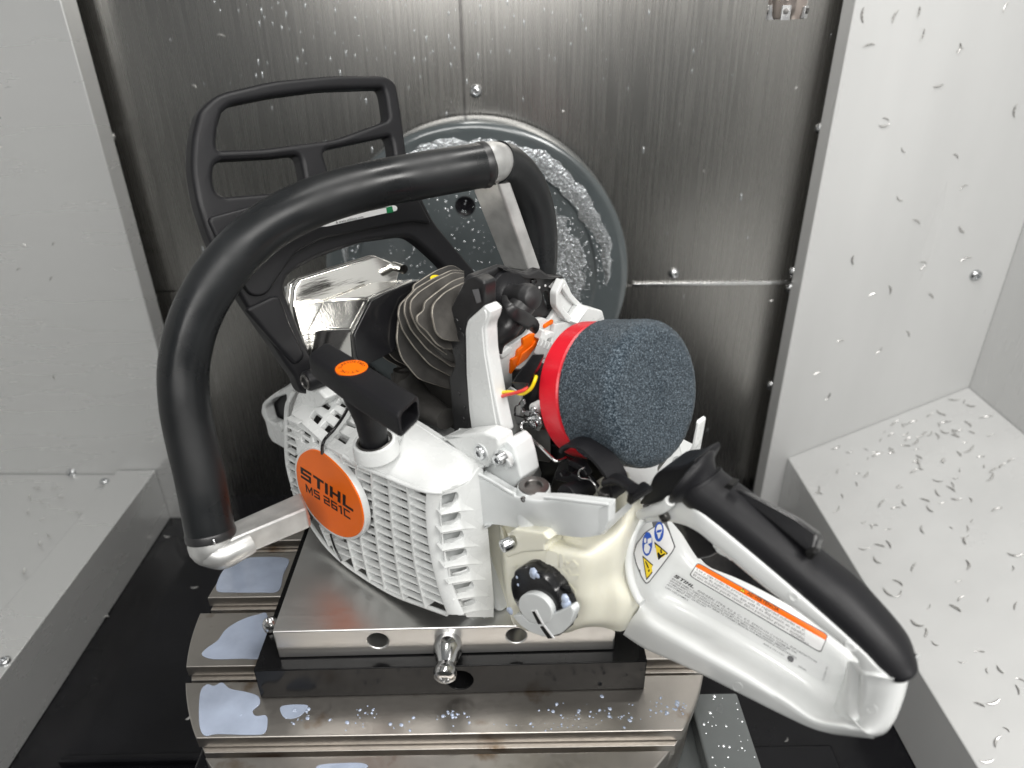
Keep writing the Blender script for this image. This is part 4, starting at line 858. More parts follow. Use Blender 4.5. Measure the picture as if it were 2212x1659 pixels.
# carburettor bay
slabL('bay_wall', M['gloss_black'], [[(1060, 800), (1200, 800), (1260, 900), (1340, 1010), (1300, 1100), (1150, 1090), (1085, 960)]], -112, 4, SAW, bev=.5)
slabL('bay_wall', M['white'], [rnd([(1066, 870, 5), (1100, 835, 6), (1125, 850, 8), (1122, 900, 10), (1110, 945, 10), (1085, 935)])], -88, 5, SAW, bev=1)
lathe('intake_bellows', M['black'], PL(1180, 850, -104), B, [(16, -14), (16, -8), (14, -6), (16, -3), (16, 2), (14, 4), (15, 8), (.1, 8)], SAW, 28)
cb = bpy.data.objects.new('carburettor', None); COL.objects.link(cb); cb.parent = SAW; cb.location = V(PL(1140, 910, -78)) * MM - SAW.location
hexa('carburettor_body', M['dark_steel'], [PL(*p) for p in ((1110, 985, -92), (1190, 1000, -92), (1190, 1000, -110), (1110, 985, -110), (1110, 880, -92), (1190, 880, -92), (1190, 880, -110), (1110, 880, -110))], cb, 1.5)
vz = lambda x, y: (1026 + .14648 * x, 756 + .14648 * y)
slabL('throttle_lever', M['zinc'], [rnd([(*vz(x, y), 1.2) for x, y in ((640, 780), (690, 728), (715, 745), (728, 810), (690, 862), (702, 905), (742, 952), (785, 968), (798, 895), (850, 882), (872, 962), (938, 932), (976, 1100), (930, 1186), (865, 1172), (790, 1142), (650, 1132), (598, 1080), (568, 960), (575, 850), (600, 815), (640, 822))]), rnd([(*vz(x, y), 1) for x, y in ((712, 1015), (745, 1015), (770, 1050), (760, 1080), (720, 1050))])], -76, 1.6, cb, bev=.35)
t_o = PL(*vz(606, 972), -75.9); text('lettering', M['print_grey'], '213', t_o, (PL(*vz(690, 972), -75.9) - t_o).normalized(), U, 2.2, cb, .02)
scr(PL(*vz(868, 1098), -75.5), L, 2.7, cb, tall=.25)
lathe('lever_bush', M['white'], PL(*vz(905, 850), -80), L, [(3.4, -3), (3.4, 2), (2.9, 2.6), (.1, 2.7)], cb, 20)
tube('lever_tab', M['zinc'], [PL(*vz(820, 930), -75), PL(*vz(850, 880), -73.5), PL(*vz(890, 900), -74), PL(*vz(880, 940), -76)], [(1.6, .5), (1.6, .5)], cb, 10, 4, upv=U)
tube('lever_tab', M['zinc'], [PL(*vz(915, 930), -75), PL(*vz(945, 1010), -73.5), PL(*vz(965, 1100), -74), PL(*vz(930, 1180), -75.5)], [(1.2, .5), (1.2, .5)], cb, 10, 4)
M['copper'] = mat('brown_spring', (.16, .055, .035), .3, .6)
hel = []
for i in range(72):
    a = i / 12 * 2 * math.pi; c0 = PL(*vz(985, 1060), -79 - i / 72 * 7); hel.append(c0 + B * 3.6 * math.cos(a) + U * 4.6 * math.sin(a))
tube('spring', M['copper'], hel, .5, cb, 8, 1, smooth=False)
tube('choke_rod', M['steel'], [PL(*p) for p in ((1136, 909, -80), (1134, 910, -76), (1128, 913, -73), (1126, 920, -71), (1131, 931, -70), (1165, 963, -67), (1192, 989, -64.5), (1199, 995, -64.5), (1207, 996, -66), (1216, 993, -69), (1222, 990, -72))], .85, SAW, 12, 6)
# choke lever and its black switch shaft
ck = bpy.data.objects.new('choke_lever', None); COL.objects.link(ck); ck.parent = SAW; ck.location = V(PL(1270, 1030, -70)) * MM - SAW.location
arc = spl([(1209, 978), (1213, 969), (1224, 964), (1243, 966), (1264, 979), (1284, 999), (1302, 1022), (1316, 1046), (1320, 1066), (1318, 1082)], 5, False)
rg = []
for i, p in enumerate(arc):
    a = PL(p.x, p.y, -62); t = (PL(*arc[min(i + 1, len(arc) - 1)], -62) - PL(*arc[max(0, i - 1)], -62)).normalized(); n_ = t.cross(L)
    rg.append([a + n_ * .9, a - n_ * .9, a - n_ * .9 - L * 13, a + n_ * .9 - L * 13])
loft('lever_band', M['black'], rg, ck, True, 30)
wz = lambda x, y: (1188 + .17089 * x, 918 + .17089 * y)
slabL('lever_web', M['gloss_black'], [rnd([(*wz(x, y), 3) for x, y in ((150, 400), (300, 470), (450, 600), (600, 800), (660, 990), (300, 960), (100, 900), (0, 800), (60, 600))])], -78, 3, ck, bev=.8)
slabL('lever_web', M['black'], [rnd([(*wz(x, y), 2) for x, y in ((60, 620), (120, 600), (150, 650), (230, 650), (270, 610), (350, 660), (430, 780), (480, 940), (400, 960), (330, 820), (200, 730), (60, 700))])], -70, 5, ck, bev=.8)
slabL('lever_web', M['black'], [rnd([(*wz(x, y), 2) for x, y in ((210, 480), (260, 450), (400, 520), (470, 640), (440, 680), (360, 580), (250, 520))])], -72, 5, ck, bev=.8)
lathe('switch_shaft', M['black'], PL(*wz(195, 905), -58), L + U * .25, [(6.2, -18), (6.2, -1), (5.6, 0), (3, .1), (2.6, -.6), (.1, -.7)], ck, 28)
tube('contact_spring', M['steel'], [PL(*wz(x, y), -66) for x, y in ((440, 540), (380, 570), (360, 630), (400, 675), (500, 690), (570, 760), (600, 850), (650, 960))], .42, ck, 8, 6)
lathe('lever_foot', M['dark_steel'], PL(*wz(700, 930), -63), U, [(3.6, -6), (3.6, 4), (3, 5), (.1, 5)], ck, 20)
tube('lever_arm', M['black'], [PL(*wz(x, y), l) for x, y, l in ((760, 700, -66), (860, 690, -63), (950, 730, -60), (1050, 800, -57))], [(5.5, 3), (3.6, 2.4), (3.2, 2.2), (3.2, 2.6)], ck, 14, 5, upv=L)
hexa('lever_knob', M['black'], [PL(*wz(*p[:2]), p[2]) for p in ((1010, 1030, -54), (1302, 830, -60), (1290, 800, -72), (962, 990, -64), (1040, 900, -53), (1304, 766, -58.5), (1185, 697, -71), (985, 830, -66))], ck, 1.3, 3)
hexa('knob_ridge', M['black'], [PL(*wz(*p[:2]), p[2]) for p in ((1062, 945, -52.6), (1300, 800, -58.4), (1300, 786, -58.4), (1052, 922, -52.6), (1066, 942, -51.6), (1302, 799, -57.4), (1302, 788, -57.4), (1058, 924, -51.6))], ck, .3)
# ---- pod filter
fl_ = bpy.data.objects.new('air_filter', None); COL.objects.link(fl_); fl_.parent = SAW
FA = (B * .957 + U * .30).normalized()
f0 = PD(1287, 843, 398); fl_.location = V(f0) * MM - SAW.location
FR = 38.6
lathe('filter_ring', M['red'], f0, FA, [(FR - 9, -7), (FR - 1, -7), (FR, -6), (FR, 6), (FR - .8, 7), (FR - 3, 7.2)], fl_, 96)
M['foam'] = None
# foam: open cells as a very rough skin
m = bpy.data.materials.new('filter_foam'); m.use_nodes = True; nt = m.node_tree; N = nt.nodes; K = nt.links; p = N['Principled BSDF']
tc = N.new('ShaderNodeTexCoord'); vo = N.new('ShaderNodeTexVoronoi'); vo.inputs['Scale'].default_value = 2000; K.new(tc.outputs['Object'], vo.inputs['Vector'])
no = N.new('ShaderNodeTexNoise'); no.inputs['Scale'].default_value = 1600; no.inputs['Detail'].default_value = 3; K.new(tc.outputs['Object'], no.inputs['Vector'])
rp = N.new('ShaderNodeValToRGB'); e = rp.color_ramp.elements; e[0].position = .5; e[0].color = (.015, .026, .037, 1); e[1].position = .70; e[1].color = (.25, .31, .36, 1)
K.new(no.outputs['Fac'], rp.inputs['Fac']); K.new(rp.outputs[0], p.inputs['Base Color'])
p.inputs['Roughness'].default_value = .38
p.inputs['Sheen Weight'].default_value = .0; p.inputs['Specular IOR Level'].default_value = .35; p.inputs['Sheen Roughness'].default_value = .4
bn = N.new('ShaderNodeBump'); bn.inputs['Distance'].default_value = .0007; K.new(vo.outputs['Distance'], bn.inputs['Height']); K.new(bn.outputs[0], p.inputs['Normal'])
M['foam'] = m
prof = [(FR - 4, 6.5), (FR - 1.2, 6.8), (FR + .6, 9)]
for k in range(9):
    t = k / 8; prof.append((FR + .8 - .3 * t, 9 + t * 26))
for k in range(1, 11):
    a = math.radians(9 * k); prof.append((FR - 8 + 8.5 * math.cos(a), 35 + 8 * math.sin(a)))
for k in range(1, 9): prof.append(((FR - 8) * (1 - k / 8), 43 + .6 * math.sin(k / 8 * 1.57)))
fo = lathe('foam_sleeve', M['foam'], f0, FA, prof, fl_, 160, ang=80)
for v in fo.data.vertices:
    d = v.co / MM - f0; n_ = (d - FA * d.dot(FA)); 
    v.co += (n_.normalized() * random.uniform(-.16, .2) + FA * random.uniform(-.12, .15)) * MM if n_.length > 1 else V((0, 0, 0))
# ---- crankcase casting
cg = M['casting']
cas = bpy.data.objects.new('rear_casting', None); COL.objects.link(cas); cas.parent = SAW; cas.location = V(PL(1170, 1100, -45)) * MM - SAW.location
az = lambda x, y: (972 + .21971 * x, 945 + .21971 * y)
patch('casting_wall', cg, [
 [(1032, 1026, -40), (1064, 1045, -41), (1102, 1066, -42), (1150, 1075, -41), (1200, 1077, -42), (1255, 1083, -43), (1312, 1090, -45)],
 [(1033, 1040, -39), (1064, 1052, -40), (1100, 1072, -40.5), (1150, 1083, -38.5), (1200, 1084, -41), (1255, 1090, -42), (1312, 1096, -44)],
 [(1036, 1080, -39), (1068, 1088, -40), (1102, 1100, -41), (1146, 1110, -39.2), (1192, 1112, -42), (1255, 1120, -42), (1312, 1125, -44)],
 [(1040, 1118, -39), (1070, 1122, -40), (1105, 1128, -42.5), (1150, 1138, -43.5), (1200, 1144, -43.5), (1257, 1152, -42), (1308, 1142, -44)],
 [(1044, 1134, -39), (1070, 1133, -40), (1105, 1138, -43), (1150, 1147, -44), (1205, 1155, -44), (1257, 1161, -42), (1298, 1155, -44)]], 6, cas, 5)
tube('casting_rim', cg, [PL(*az(*q), l) for q, l in (((275, 355), -39.6), ((440, 440), -40.3), ((590, 535), -41), ((640, 560), -41))], 1.0, cas, 8, 4)
tube('casting_rim', cg, [PL(*az(*q), l) for q, l in (((930, 585), -40.5), ((1100, 600), -41.5), ((1300, 625), -42.5), ((1555, 655), -44.5))], 1.0, cas, 8, 4)
slabL('casting_step', cg, [rnd([(*az(x, y), 2) for x, y in ((1440, 700), (1565, 660), (1562, 830), (1482, 955), (1440, 950))])], -43.2, 4, cas, bev=.7)
slabL('casting_lip', cg, [rnd([(*az(x, y), 1.5) for x, y in ((330, 860), (400, 862), (352, 905), (335, 900))])], -37.6, 6, cas, bev=.8)
# shelf behind the wall and tower
hexa('casting_shelf', cg, [PL(*p) for p in ((1031, 1060, -46), (1130, 1090, -48), (1150, 1060, -78), (1090, 1000, -78), (1033, 1024, -41), (1105, 1062, -43), (1150, 1040, -78), (1085, 985, -78))], cas, 1)
tower = [(500, 45), (560, 25), (620, 90), (660, 220), (700, 400), (650, 470), (600, 525), (300, 350)]
slabL('casting_tower', cg, [rnd([(*az(x, y), 4) for x, y in tower])], -50, 15, cas, bev=1.6)
hexa('casting_lug', cg, [PL(*az(*p[:2]), p[2]) for p in ((410, 285, -44), (625, 315, -44), (650, 220, -56), (480, 120, -56), (425, 130, -44), (560, 215, -41), (655, 150, -54), (530, 45, -53))], cas, 2.2, 3)
text('lettering', cg, '1141/148', PL(*az(432, 312), -43.6), (PL(*az(560, 318), -43.6) - PL(*az(432, 312), -43.6)).normalized(), U, 3.0, cas, .3)
scr(PL(*az(503, 205), -42), L, 3.6, SAW, tall=.75)
lathe('screw_collar', M['zinc'], PL(*az(503, 205), -43.2), L, [(4.3, -1), (4.3, .8), (.1, .9)], cas, 24)
# flange of the cover that takes the upper screw
slabL('cover_flange', M['white'], [rnd([(955, 945, 3), (1000, 938, 4), (1043, 934, 4), (1074, 946, 5), (1078, 965, 4), (1064, 990, 6), (1050, 1012, 4), (1034, 1010), (990, 976)])], -44.5, 12, fc, bev=1.8)
hexa('flange_top', M['white'], [PL(*p) for p in ((962, 948, -45), (1070, 950, -45), (1082, 945, -64), (1000, 944, -66), (968, 942, -47), (1066, 942, -46), (1080, 938, -64), (1004, 936, -66))], fc, 1.4)
lathe('screw_seat', M['casting'], PL(1038, 978, -43.8), L, [(5.3, -1), (5.3, .1), (4.6, -.2), (.1, -.3)], fc, 28)
scr(PL(1038, 978, -44), L, 4.1, SAW, tall=.22)
# bushing boss
bc = PL(1153, 1049, -50)
lathe('bush_boss', cg, bc, U, [(9.6, -22), (9.2, -6), (8.7, -1.4), (8.4, -.4), (5.2, -.4), (5.2, -9), (.1, -9)], cas, 36)
lathe('bush_ring', M['dark_steel'], bc + U * -.6, U, [(8.1, -1), (8.1, .7), (7.8, 1.0), (4.9, 1.0), (4.5, .6), (4.4, -5), (2.0, -5.4), (1.9, -7), (.1, -7)], cas, 36)
lathe('bush_hole_shade', M['gloss_black'], bc + U * -2.2, U, [(4.4, -.6), (4.4, .1), (.1, 0)], cas, 28)  # black disc that puts the hole's shade into the colour
lathe('pin_hole', M['dark_steel'], PL(1129.5, 1079, -38.8), L, [(1.5, -1), (1.5, .3), (1.1, .5), (.9, -.5), (.1, -.6)], cas, 14)
# tray behind, with its thin edge
slab('tray_floor', cg, [[PU(x, y, 4) for x, y in rnd([(1270, 1120), (1325, 1122, 3), (1385, 1088, 3), (1445, 1030, 4), (1500, 960, 4), (1440, 930), (1250, 970)])]], PU(1300, 1100, 4), U, 3, cas, bev=.6)
hexa('tray_edge', cg, [PL(*p) for p in ((1298, 1154, -46), (1362, 1093, -66), (1366, 1096, -69), (1302, 1157, -49), (1314, 1122, -46), (1362, 1080, -66), (1367, 1082, -69), (1318, 1124, -49))], cas, .7)
hexa('tray_wall', M['white'], [PL(*p) for p in ((1395, 1075, -95), (1470, 985, -125), (1476, 988, -128), (1400, 1078, -98), (1392, 1055, -95), (1464, 960, -125), (1470, 962, -128), (1398, 1056, -98))], cas, .8)
slabL('filter_bracket', M['white'], [rnd([(1462, 1000, 4), (1490, 985, 5), (1500, 930, 4), (1503, 907, 5), (1510, 915, 5), (1500, 965, 6), (1478, 1010, 6), (1440, 1030, 4), (1430, 1015, 4)])], -128, 8, cas, bev=1.4)
tube('bracket_hook', M['white'], [PL(x, y, -120) for x, y in ((1432, 1030), (1428, 1012), (1438, 1000), (1456, 996), (1470, 992), (1474, 1004), (1466, 1016))], 2.0, cas, 12, 5)
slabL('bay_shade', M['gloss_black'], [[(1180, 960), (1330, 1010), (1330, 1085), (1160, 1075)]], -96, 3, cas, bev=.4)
# ---- fuel tank
tk = bpy.data.objects.new('fuel_tank', None); COL.objects.link(tk); tk.parent = SAW; tk.location = V(PL(1200, 1250, -50)) * MM - SAW.location
tm = M['tank']
tank = patch('tank_body', tm, [
 [(1094, 1136, -66), (1140, 1138, -66), (1190, 1140, -66), (1255, 1135, -68), (1310, 1112, -72), (1354, 1090, -76), (1388, 1088, -90)],
 [(1094, 1158, -50), (1140, 1160, -49), (1190, 1165, -48), (1257, 1170, -52), (1312, 1145, -60), (1358, 1112, -68), (1389, 1106, -86)],
 [(1092, 1182, -41.5), (1140, 1183, -41), (1192, 1186, -41), (1260, 1191, -43), (1314, 1168, -53), (1358, 1138, -64), (1384, 1128, -82)],
 [(1093, 1205, -39.5), (1140, 1208, -39), (1195, 1210, -39), (1262, 1214, -41), (1312, 1202, -51), (1346, 1188, -61), (1372, 1178, -80)],
 [(1097, 1255, -39), (1140, 1258, -38.5), (1200, 1262, -38.5), (1262, 1262, -42), (1305, 1250, -52), (1338, 1240, -60), (1366, 1238, -78)],
 [(1100, 1310, -39), (1140, 1312, -38.5), (1200, 1316, -39), (1262, 1308, -43), (1306, 1300, -52), (1345, 1292, -57), (1386, 1296, -70)],
 [(1104, 1338, -41), (1145, 1352, -41), (1205, 1358, -41), (1262, 1345, -46), (1302, 1340, -53), (1345, 1340, -58), (1376, 1326, -70)],
 [(1110, 1350, -48), (1150, 1366, -48), (1212, 1369, -48), (1262, 1356, -52), (1300, 1355, -58), (1340, 1364, -63), (1366, 1350, -74)]], 24, tk, 5, back=(-L * .55 - B * .8 + U * .15).normalized(), ang=60)
trt = bvh(tank)
fz = lambda x, y: (1026 + .17089 * x, 1107 + .17089 * y)
def embossed(name, pts, h=.55, rr=1.2):
    lp = rnd([(*fz(x, y), rr) for x, y in pts]); T = [drop(trt, *q, .3 + h) for q in lp]; Bt = [drop(trt, *q, -.6) for q in lp]
    if any(t is None for t in T + Bt): return
    loft(name, tm, [Bt, T], tk, True, 40)
embossed('emblem', ((905, 500), (930, 480), (1045, 510), (1050, 690), (885, 660)), .4)
embossed('emblem', ((1065, 520), (1110, 535), (1120, 690), (1085, 710), (1060, 690)), .4)
embossed('emblem', ((1240, 600), (1305, 680), (1260, 715), (1180, 680)), .6, 2.5)
embossed('emblem', ((1128, 630), (1172, 635), (1170, 655), (1128, 650)), .4); embossed('emblem', ((1140, 615), (1158, 617), (1156, 670), (1138, 668)), .4)
embossed('emblem', ((1160, 830), (1200, 800), (1320, 795), (1290, 850), (1180, 880)), .6, 2.5)
embossed('emblem', ((1080, 730), (1105, 725), (1160, 790), (1130, 805), (1080, 770)), .4); embossed('emblem', ((1150, 720), (1190, 715), (1198, 770), (1175, 775), (1165, 740)), .4)
slabL('tank_lug', tm, [rnd([(*fz(x, y), 3) for x, y in ((395, 285), (500, 205), (860, 255), (940, 345), (880, 415), (885, 495), (610, 512), (500, 545), (400, 582), (375, 500), (470, 470), (520, 390), (500, 310))])], -37.8, 14, tk, bev=1.4)
scr(PL(*fz(428, 395), -36), L + B * -.2, 3.6, SAW, tall=1.0)
embossed('filler_tooth', ((470, 690), (500, 655), (525, 675), (490, 725)), 1.0); embossed('filler_tooth', ((560, 665), (610, 650), (625, 690), (570, 710)), 1.0)
embossed('filler_rim', ((690, 690), (760, 640), (930, 710), (1100, 820), (1210, 920), (1270, 1000), (1260, 1290), (1200, 1290), (1215, 1000), (1100, 900), (900, 790)), .5, 4)
# fuel cap
cp = bpy.data.objects.new('fuel_cap', None); COL.objects.link(cp); cp.parent = SAW; cp.location = V(PL(1163, 1303, -30)) * MM - SAW.location
CCc = PL(1160, 1302, -28.5); CA = (L + U * .04).normalized()
cap_r = 19.6
capo = lathe('cap_body', M['gloss_black'], CCc, CA, [(cap_r - 1, -10), (cap_r, -9.5), (cap_r, -1.2), (cap_r - .5, -.3), (cap_r - 1.4, 0), (.1, 0)], cp, 72)
n_ = 72
for i, v in enumerate(capo.data.vertices):
    d = v.co / MM - CCc; rad = d - CA * d.dot(CA)
    if rad.length > cap_r - 2: v.co += rad * MM * (-.035 if (i % n_) % 12 in (0, 1, 2) else 0)
hexa('cap_tooth', M['gloss_black'], [PL(*fz(*q[:2]), q[2]) for q in ((1090, 930, -38), (1215, 960, -38), (1225, 1040, -38), (1110, 980, -38), (1085, 915, -33), (1195, 915, -33), (1225, 985, -32), (1120, 975, -32))], cp, .8)
gz = [(475, 1312, 2), (560, 1300), (585, 1296), (620, 1335), (680, 1385), (760, 1412), (840, 1416), (920, 1385), (960, 1330), (978, 1285), (1040, 1262), (1210, 1185, 3), (1248, 1240, 4), (1244, 1300, 5), (1190, 1430, 8), (1085, 1540, 8), (890, 1582, 8), (700, 1520, 8), (570, 1430, 8)]
slabL('cap_flap', M['casting'], [rnd([(*fz(q[0], q[1]), *(q[2:] or (0,))) for q in gz])], -26.2, 5, cp, bev=.7)
hub = [(760 + 216 * math.cos(a) * .98 + 40 * math.sin(a) * .6, 1222 + 192 * math.sin(a) + 45 * math.cos(a)) for a in [k * math.pi / 18 for k in range(36)]]
slabL('cap_hub', M['casting'], [[fz(x, y) for x, y in hub]], -25.6, 4, cp, bev=.6)
for a, b_ in ((((706, 1240), (775, 1232), (866, 1414), (794, 1420)), ((718, 1254), (752, 1250), (846, 1412), (796, 1416))), (((806, 1440), (872, 1418), (1004, 1590), (916, 1596)), ((818, 1444), (858, 1432), (980, 1592), (920, 1596)))):
    lv = -25.35 if a[0][1] < 1300 else -25.95
    slabL('cap_mark', M['label_white'], [[fz(*q) for q in a]], lv, .5, cp, bev=.05); slabL('cap_mark', M['print'], [[fz(*q) for q in b_]], lv + .15, .5, cp, bev=.05)
spc = [(PL(*fz(x, y), -28.3), r, k) for x, y, r, k in ((530, 820, .8, .2), (545, 915, .8, 1), (450, 1245, 2.0, 2), (425, 1235, 1.5, 3), (745, 775, 2.2, 4), (790, 800, 1.6, 0), (1000, 1250, 1.3, 3))] 
meta(beads('coolant_drops', spc, CA, cp, M['coolant']), kind='stuff')
spc = [(PL(*fz(x, y), -29.5), r, k) for x, y, r, k in ((740, 770, 2.6, .2), (1140, 1090, 2.3, 1), (1155, 1160, 2.9, 2))]
meta(beads('coolant_drops', spc, CA - cA * .4, cp, M['coolant']), kind='stuff')
# ---- rear handle
rh = bpy.data.objects.new('rear_handle', None); COL.objects.link(rh); rh.parent = SAW; rh.location = V(PL(1650, 1300, -80)) * MM - SAW.location
hm = M['handle_white']
low = patch('hand_plate', hm, [
 [(1396, 1122, -94), (1440, 1122, -103), (1470, 1150, -107), (1506, 1211, -108), (1598, 1252, -108), (1700, 1306, -108), (1784, 1360, -107), (1846, 1420, -102), (1862, 1470, -96)],
 [(1376, 1160, -84), (1420, 1172, -94), (1464, 1206, -100), (1516, 1240, -102), (1606, 1288, -102), (1704, 1342, -102), (1788, 1394, -101), (1846, 1456, -96), (1868, 1500, -90)],
 [(1364, 1215, -77), (1402, 1232, -87), (1450, 1262, -95), (1524, 1298, -98), (1614, 1344, -98), (1706, 1396, -98), (1790, 1446, -96), (1845, 1492, -91), (1872, 1522, -84)],
 [(1366, 1270, -71), (1396, 1282, -80), (1440, 1306, -88), (1526, 1348, -92), (1616, 1398, -92), (1704, 1452, -92), (1780, 1500, -90), (1838, 1526, -84), (1876, 1548, -78)],
 [(1382, 1308, -67), (1402, 1320, -68), (1440, 1340, -70), (1524, 1384, -72), (1612, 1434, -73), (1700, 1490, -74), (1768, 1538, -75), (1830, 1552, -74), (1884, 1566, -71)],
 [(1362, 1340, -65), (1396, 1352, -62.5), (1440, 1374, -62.5), (1520, 1416, -62.5), (1606, 1462, -63), (1694, 1514, -64), (1760, 1556, -66), (1826, 1570, -67), (1870, 1580, -69)],
 [(1346, 1371, -68), (1390, 1400, -67), (1442, 1423, -66), (1510, 1454, -66), (1602, 1500, -66.5), (1692, 1545, -67), (1764, 1577, -69), (1822, 1586, -71), (1870, 1591, -73)]], 7, rh, 5, back=(-L * .6 - U * .5 + B * .3).normalized(), ang=60)
tree = bvh(low)
up_ = [(1390, 1102, -82), (1420, 1092, -77), (1450, 1085, -73), (1483, 1080, -70), (1500, 1093, -68), (1548, 1130, -67), (1666, 1228, -67), (1772, 1320, -67), (1862, 1402, -67), (1905, 1446, -67), (1946, 1474, -70)]
lo_ = [(1396, 1130, -82), (1420, 1126, -77), (1446, 1127, -74), (1480, 1135, -70), (1510, 1151, -68), (1546, 1181, -67), (1652, 1269, -67), (1747, 1338, -67), (1842, 1414, -68), (1857, 1442, -68), (1858, 1468, -68)]
mixp = lambda t, dl: [(a[0] * (1 - t) + b_[0] * t, a[1] * (1 - t) + b_[1] * t, a[2] * (1 - t) + b_[2] * t + dl) for a, b_ in zip(up_, lo_)]
patch('handle_arm', hm, [mixp(0, -1), mixp(.1, 1.8), mixp(.5, 2.4), mixp(.9, 1.8), mixp(1, -1)], 16, rh, 5, ang=60)
ou_ = [(1944, 1470, -72), (1962, 1462, -76), (1956, 1496, -76), (1944, 1532, -75), (1930, 1562, -74), (1912, 1584, -73), (1888, 1593, -72)]
in_ = [(1857, 1455, -68), (1856, 1482, -70), (1852, 1506, -72), (1848, 1526, -73), (1846, 1544, -73), (1846, 1558, -72), (1850, 1570, -70)]
ex_ = [(1854, 1462, -86), (1846, 1490, -93), (1836, 1508, -94), (1828, 1524, -92), (1823, 1540, -87), (1820, 1556, -79), (1830, 1574, -72)]
mixq = lambda t, dl: [(a[0] * (1 - t) + b_[0] * t, a[1] * (1 - t) + b_[1] * t, a[2] * (1 - t) + b_[2] * t + dl) for a, b_ in zip(ou_, in_)]
patch('handle_end', hm, [mixq(0, -1), mixq(.1, 4), mixq(.35, 6.2), mixq(.7, 4.8), mixq(.97, 0.5), ex_], 8, rh, 5, back=(-L * .5 - B * .75 - U * .2).normalized(), ang=70)
slabL('end_tip', hm, [rnd([(1940, 1478, 2), (1968, 1436, 2), (1963, 1468, 6), (1952, 1490, 4)])], -74, 8, rh, bev=1.5)
collar = [(1392, 1122, -84), (1374, 1140, -76), (1362, 1175, -70), (1358, 1215, -67), (1364, 1255, -64.5), (1378, 1290, -63.5), (1388, 1302, -63)]
tube('collar_edge', hm, [PL(*q) for q in collar], 2.2, rh, 12, 5)
for x, y in ((1715, 1289), (1837, 1397)): lathe('pin_mark', hm, PL(x, y, -64.6), L, [(2.4, -.5), (2.3, .25), (1.7, .4), (1.5, .1), (.1, .1)], rh, 20)
lathe('pin_hole', M['dark_steel'], PL(1434, 1118, -69.5), L, [(2.6, -3), (2.6, .4), (2.2, .7), (1.8, -.8), (.1, -1)], rh, 20)
tre2 = bvh([o for o in bpy.data.objects if o.name == 'handle_end'][0])
for x, y, tr_ in ((1593, 1483, tree), (1884, 1532, tre2)):
    pts_ = [drop(tr_, x + 10 * math.cos(a) - 3 * math.sin(a), y + 8.5 * math.sin(a) + 4 * math.cos(a), .0) for a in [2 * math.pi * k / 22 for k in range(23)]]
    if all(q is not None for q in pts_): tube('pin_mark', hm, pts_, .2, rh, 6, 1, smooth=False)
tube('arm_flange', hm, [PL(*q) for q in ((1384, 1112, -74), (1400, 1106, -70), (1430, 1098, -67), (1448, 1082, -66))], 2.6, rh, 12, 5)
# black grip
sec = [((1538, 1000), (1482, 1076)), ((1552, 1020), (1490, 1087)), ((1582, 1046), (1503, 1097)), ((1622, 1074), (1548, 1132)), ((1700, 1132), (1640, 1209)), ((1768, 1191), (1705, 1263)), ((1842, 1251), (1772, 1322)), ((1900, 1311), (1836, 1381)), ((1940, 1360), (1888, 1432)), ((1958, 1393), (1916, 1458)), ((1966, 1420), (1938, 1472)), ((1968, 1438), (1952, 1472))]
cen = [(PL(*a, -82) + PL(*b_, -76)) / 2 for a, b_ in sec]; rad = [(PL(*a, -82) - PL(*b_, -76)).length / 2 for a, b_ in sec]; upg = [(PL(*a, -82) - PL(*b_, -76)).normalized() for a, b_ in sec]
rg = []
cs_ = spl(cen, 5, False); rs_ = spl([(r, 0) for r in rad], 5, False); us_ = spl(upg, 5, False)
for i, c in enumerate(cs_):
    t = (cs_[min(i + 1, len(cs_) - 1)] - cs_[max(i - 1, 0)]).normalized(); s = (us_[i] - t * us_[i].dot(t)).normalized(); w_ = t.cross(s); k = i / (len(cs_) - 1)
    rb_ = 13.0 * min(1, (1 - k) * 6 + .25) ** .5
    rg.append([c + s * rs_[i].x * math.copysign(abs(math.cos(a)) ** .85, math.cos(a)) + w_ * rb_ * math.copysign(abs(math.sin(a)) ** .85, math.sin(a)) for a in [2 * math.pi * j / 32 for j in range(32)]])
loft('grip', M['black'], rg, rh, True, 60)
# flange in front of the grip: a leaf-shaped ridge
fa, fb_ = PL(1541, 974, -86), PL(1450, 1088, -70); fc_ = (fa + fb_) / 2; fu = (fa - fb_).normalized(); ft = (cen[2] - cen[0]).normalized(); ft = (ft - fu * ft.dot(fu)).normalized(); fw = ft.cross(fu); hl = (fa - fb_).length / 2
rg = []
for off, k in ((-2.2, .72), (-1.6, .93), (-.4, 1.0), (.8, .97), (2.4, .82), (5, .66), (9, .56)):
    rg.append([fc_ + ft * off + fu * hl * k * math.copysign(abs(math.cos(a)) ** 1.0, math.cos(a)) + fw * 15.5 * min(1, k + .08) * math.sin(a) for a in [2 * math.pi * j / 36 for j in range(36)]])
loft('grip_flange', M['black'], rg, rh, True, 60)
slabL('grip_nose', M['black'], [rnd([(1378, 1090, 8), (1400, 1094, 6), (1448, 1077, 8), (1480, 1054, 12), (1506, 1004, 12), (1500, 992, 8), (1472, 1008, 14), (1434, 1011, 10), (1410, 1028, 12), (1402, 1052, 10)], 6)], -77, 22, rh, bev=1.6, seg=3)
slab3('lockout_lever', M['gloss_black'], (PL(1570, 1052, -78), PL(1760, 1156, -76), PL(1757, 1197, -72)), [rnd([(1568, 1050, 3), (1580, 1052, 4), (1602, 1059, 6), (1660, 1088, 10), (1720, 1120, 10), (1764, 1152, 4), (1767, 1165, 3), (1757, 1197, 2), (1748, 1196), (1670, 1130, 10), (1590, 1070, 6)])], 9, rh, bev=1.1)
slabL('lever_slot', M['print'], [rnd([(1562, 1053, 3), (1572, 1044, 3), (1584, 1049, 2), (1576, 1060, 2)])], -70.5, 6, rh, bev=.5)
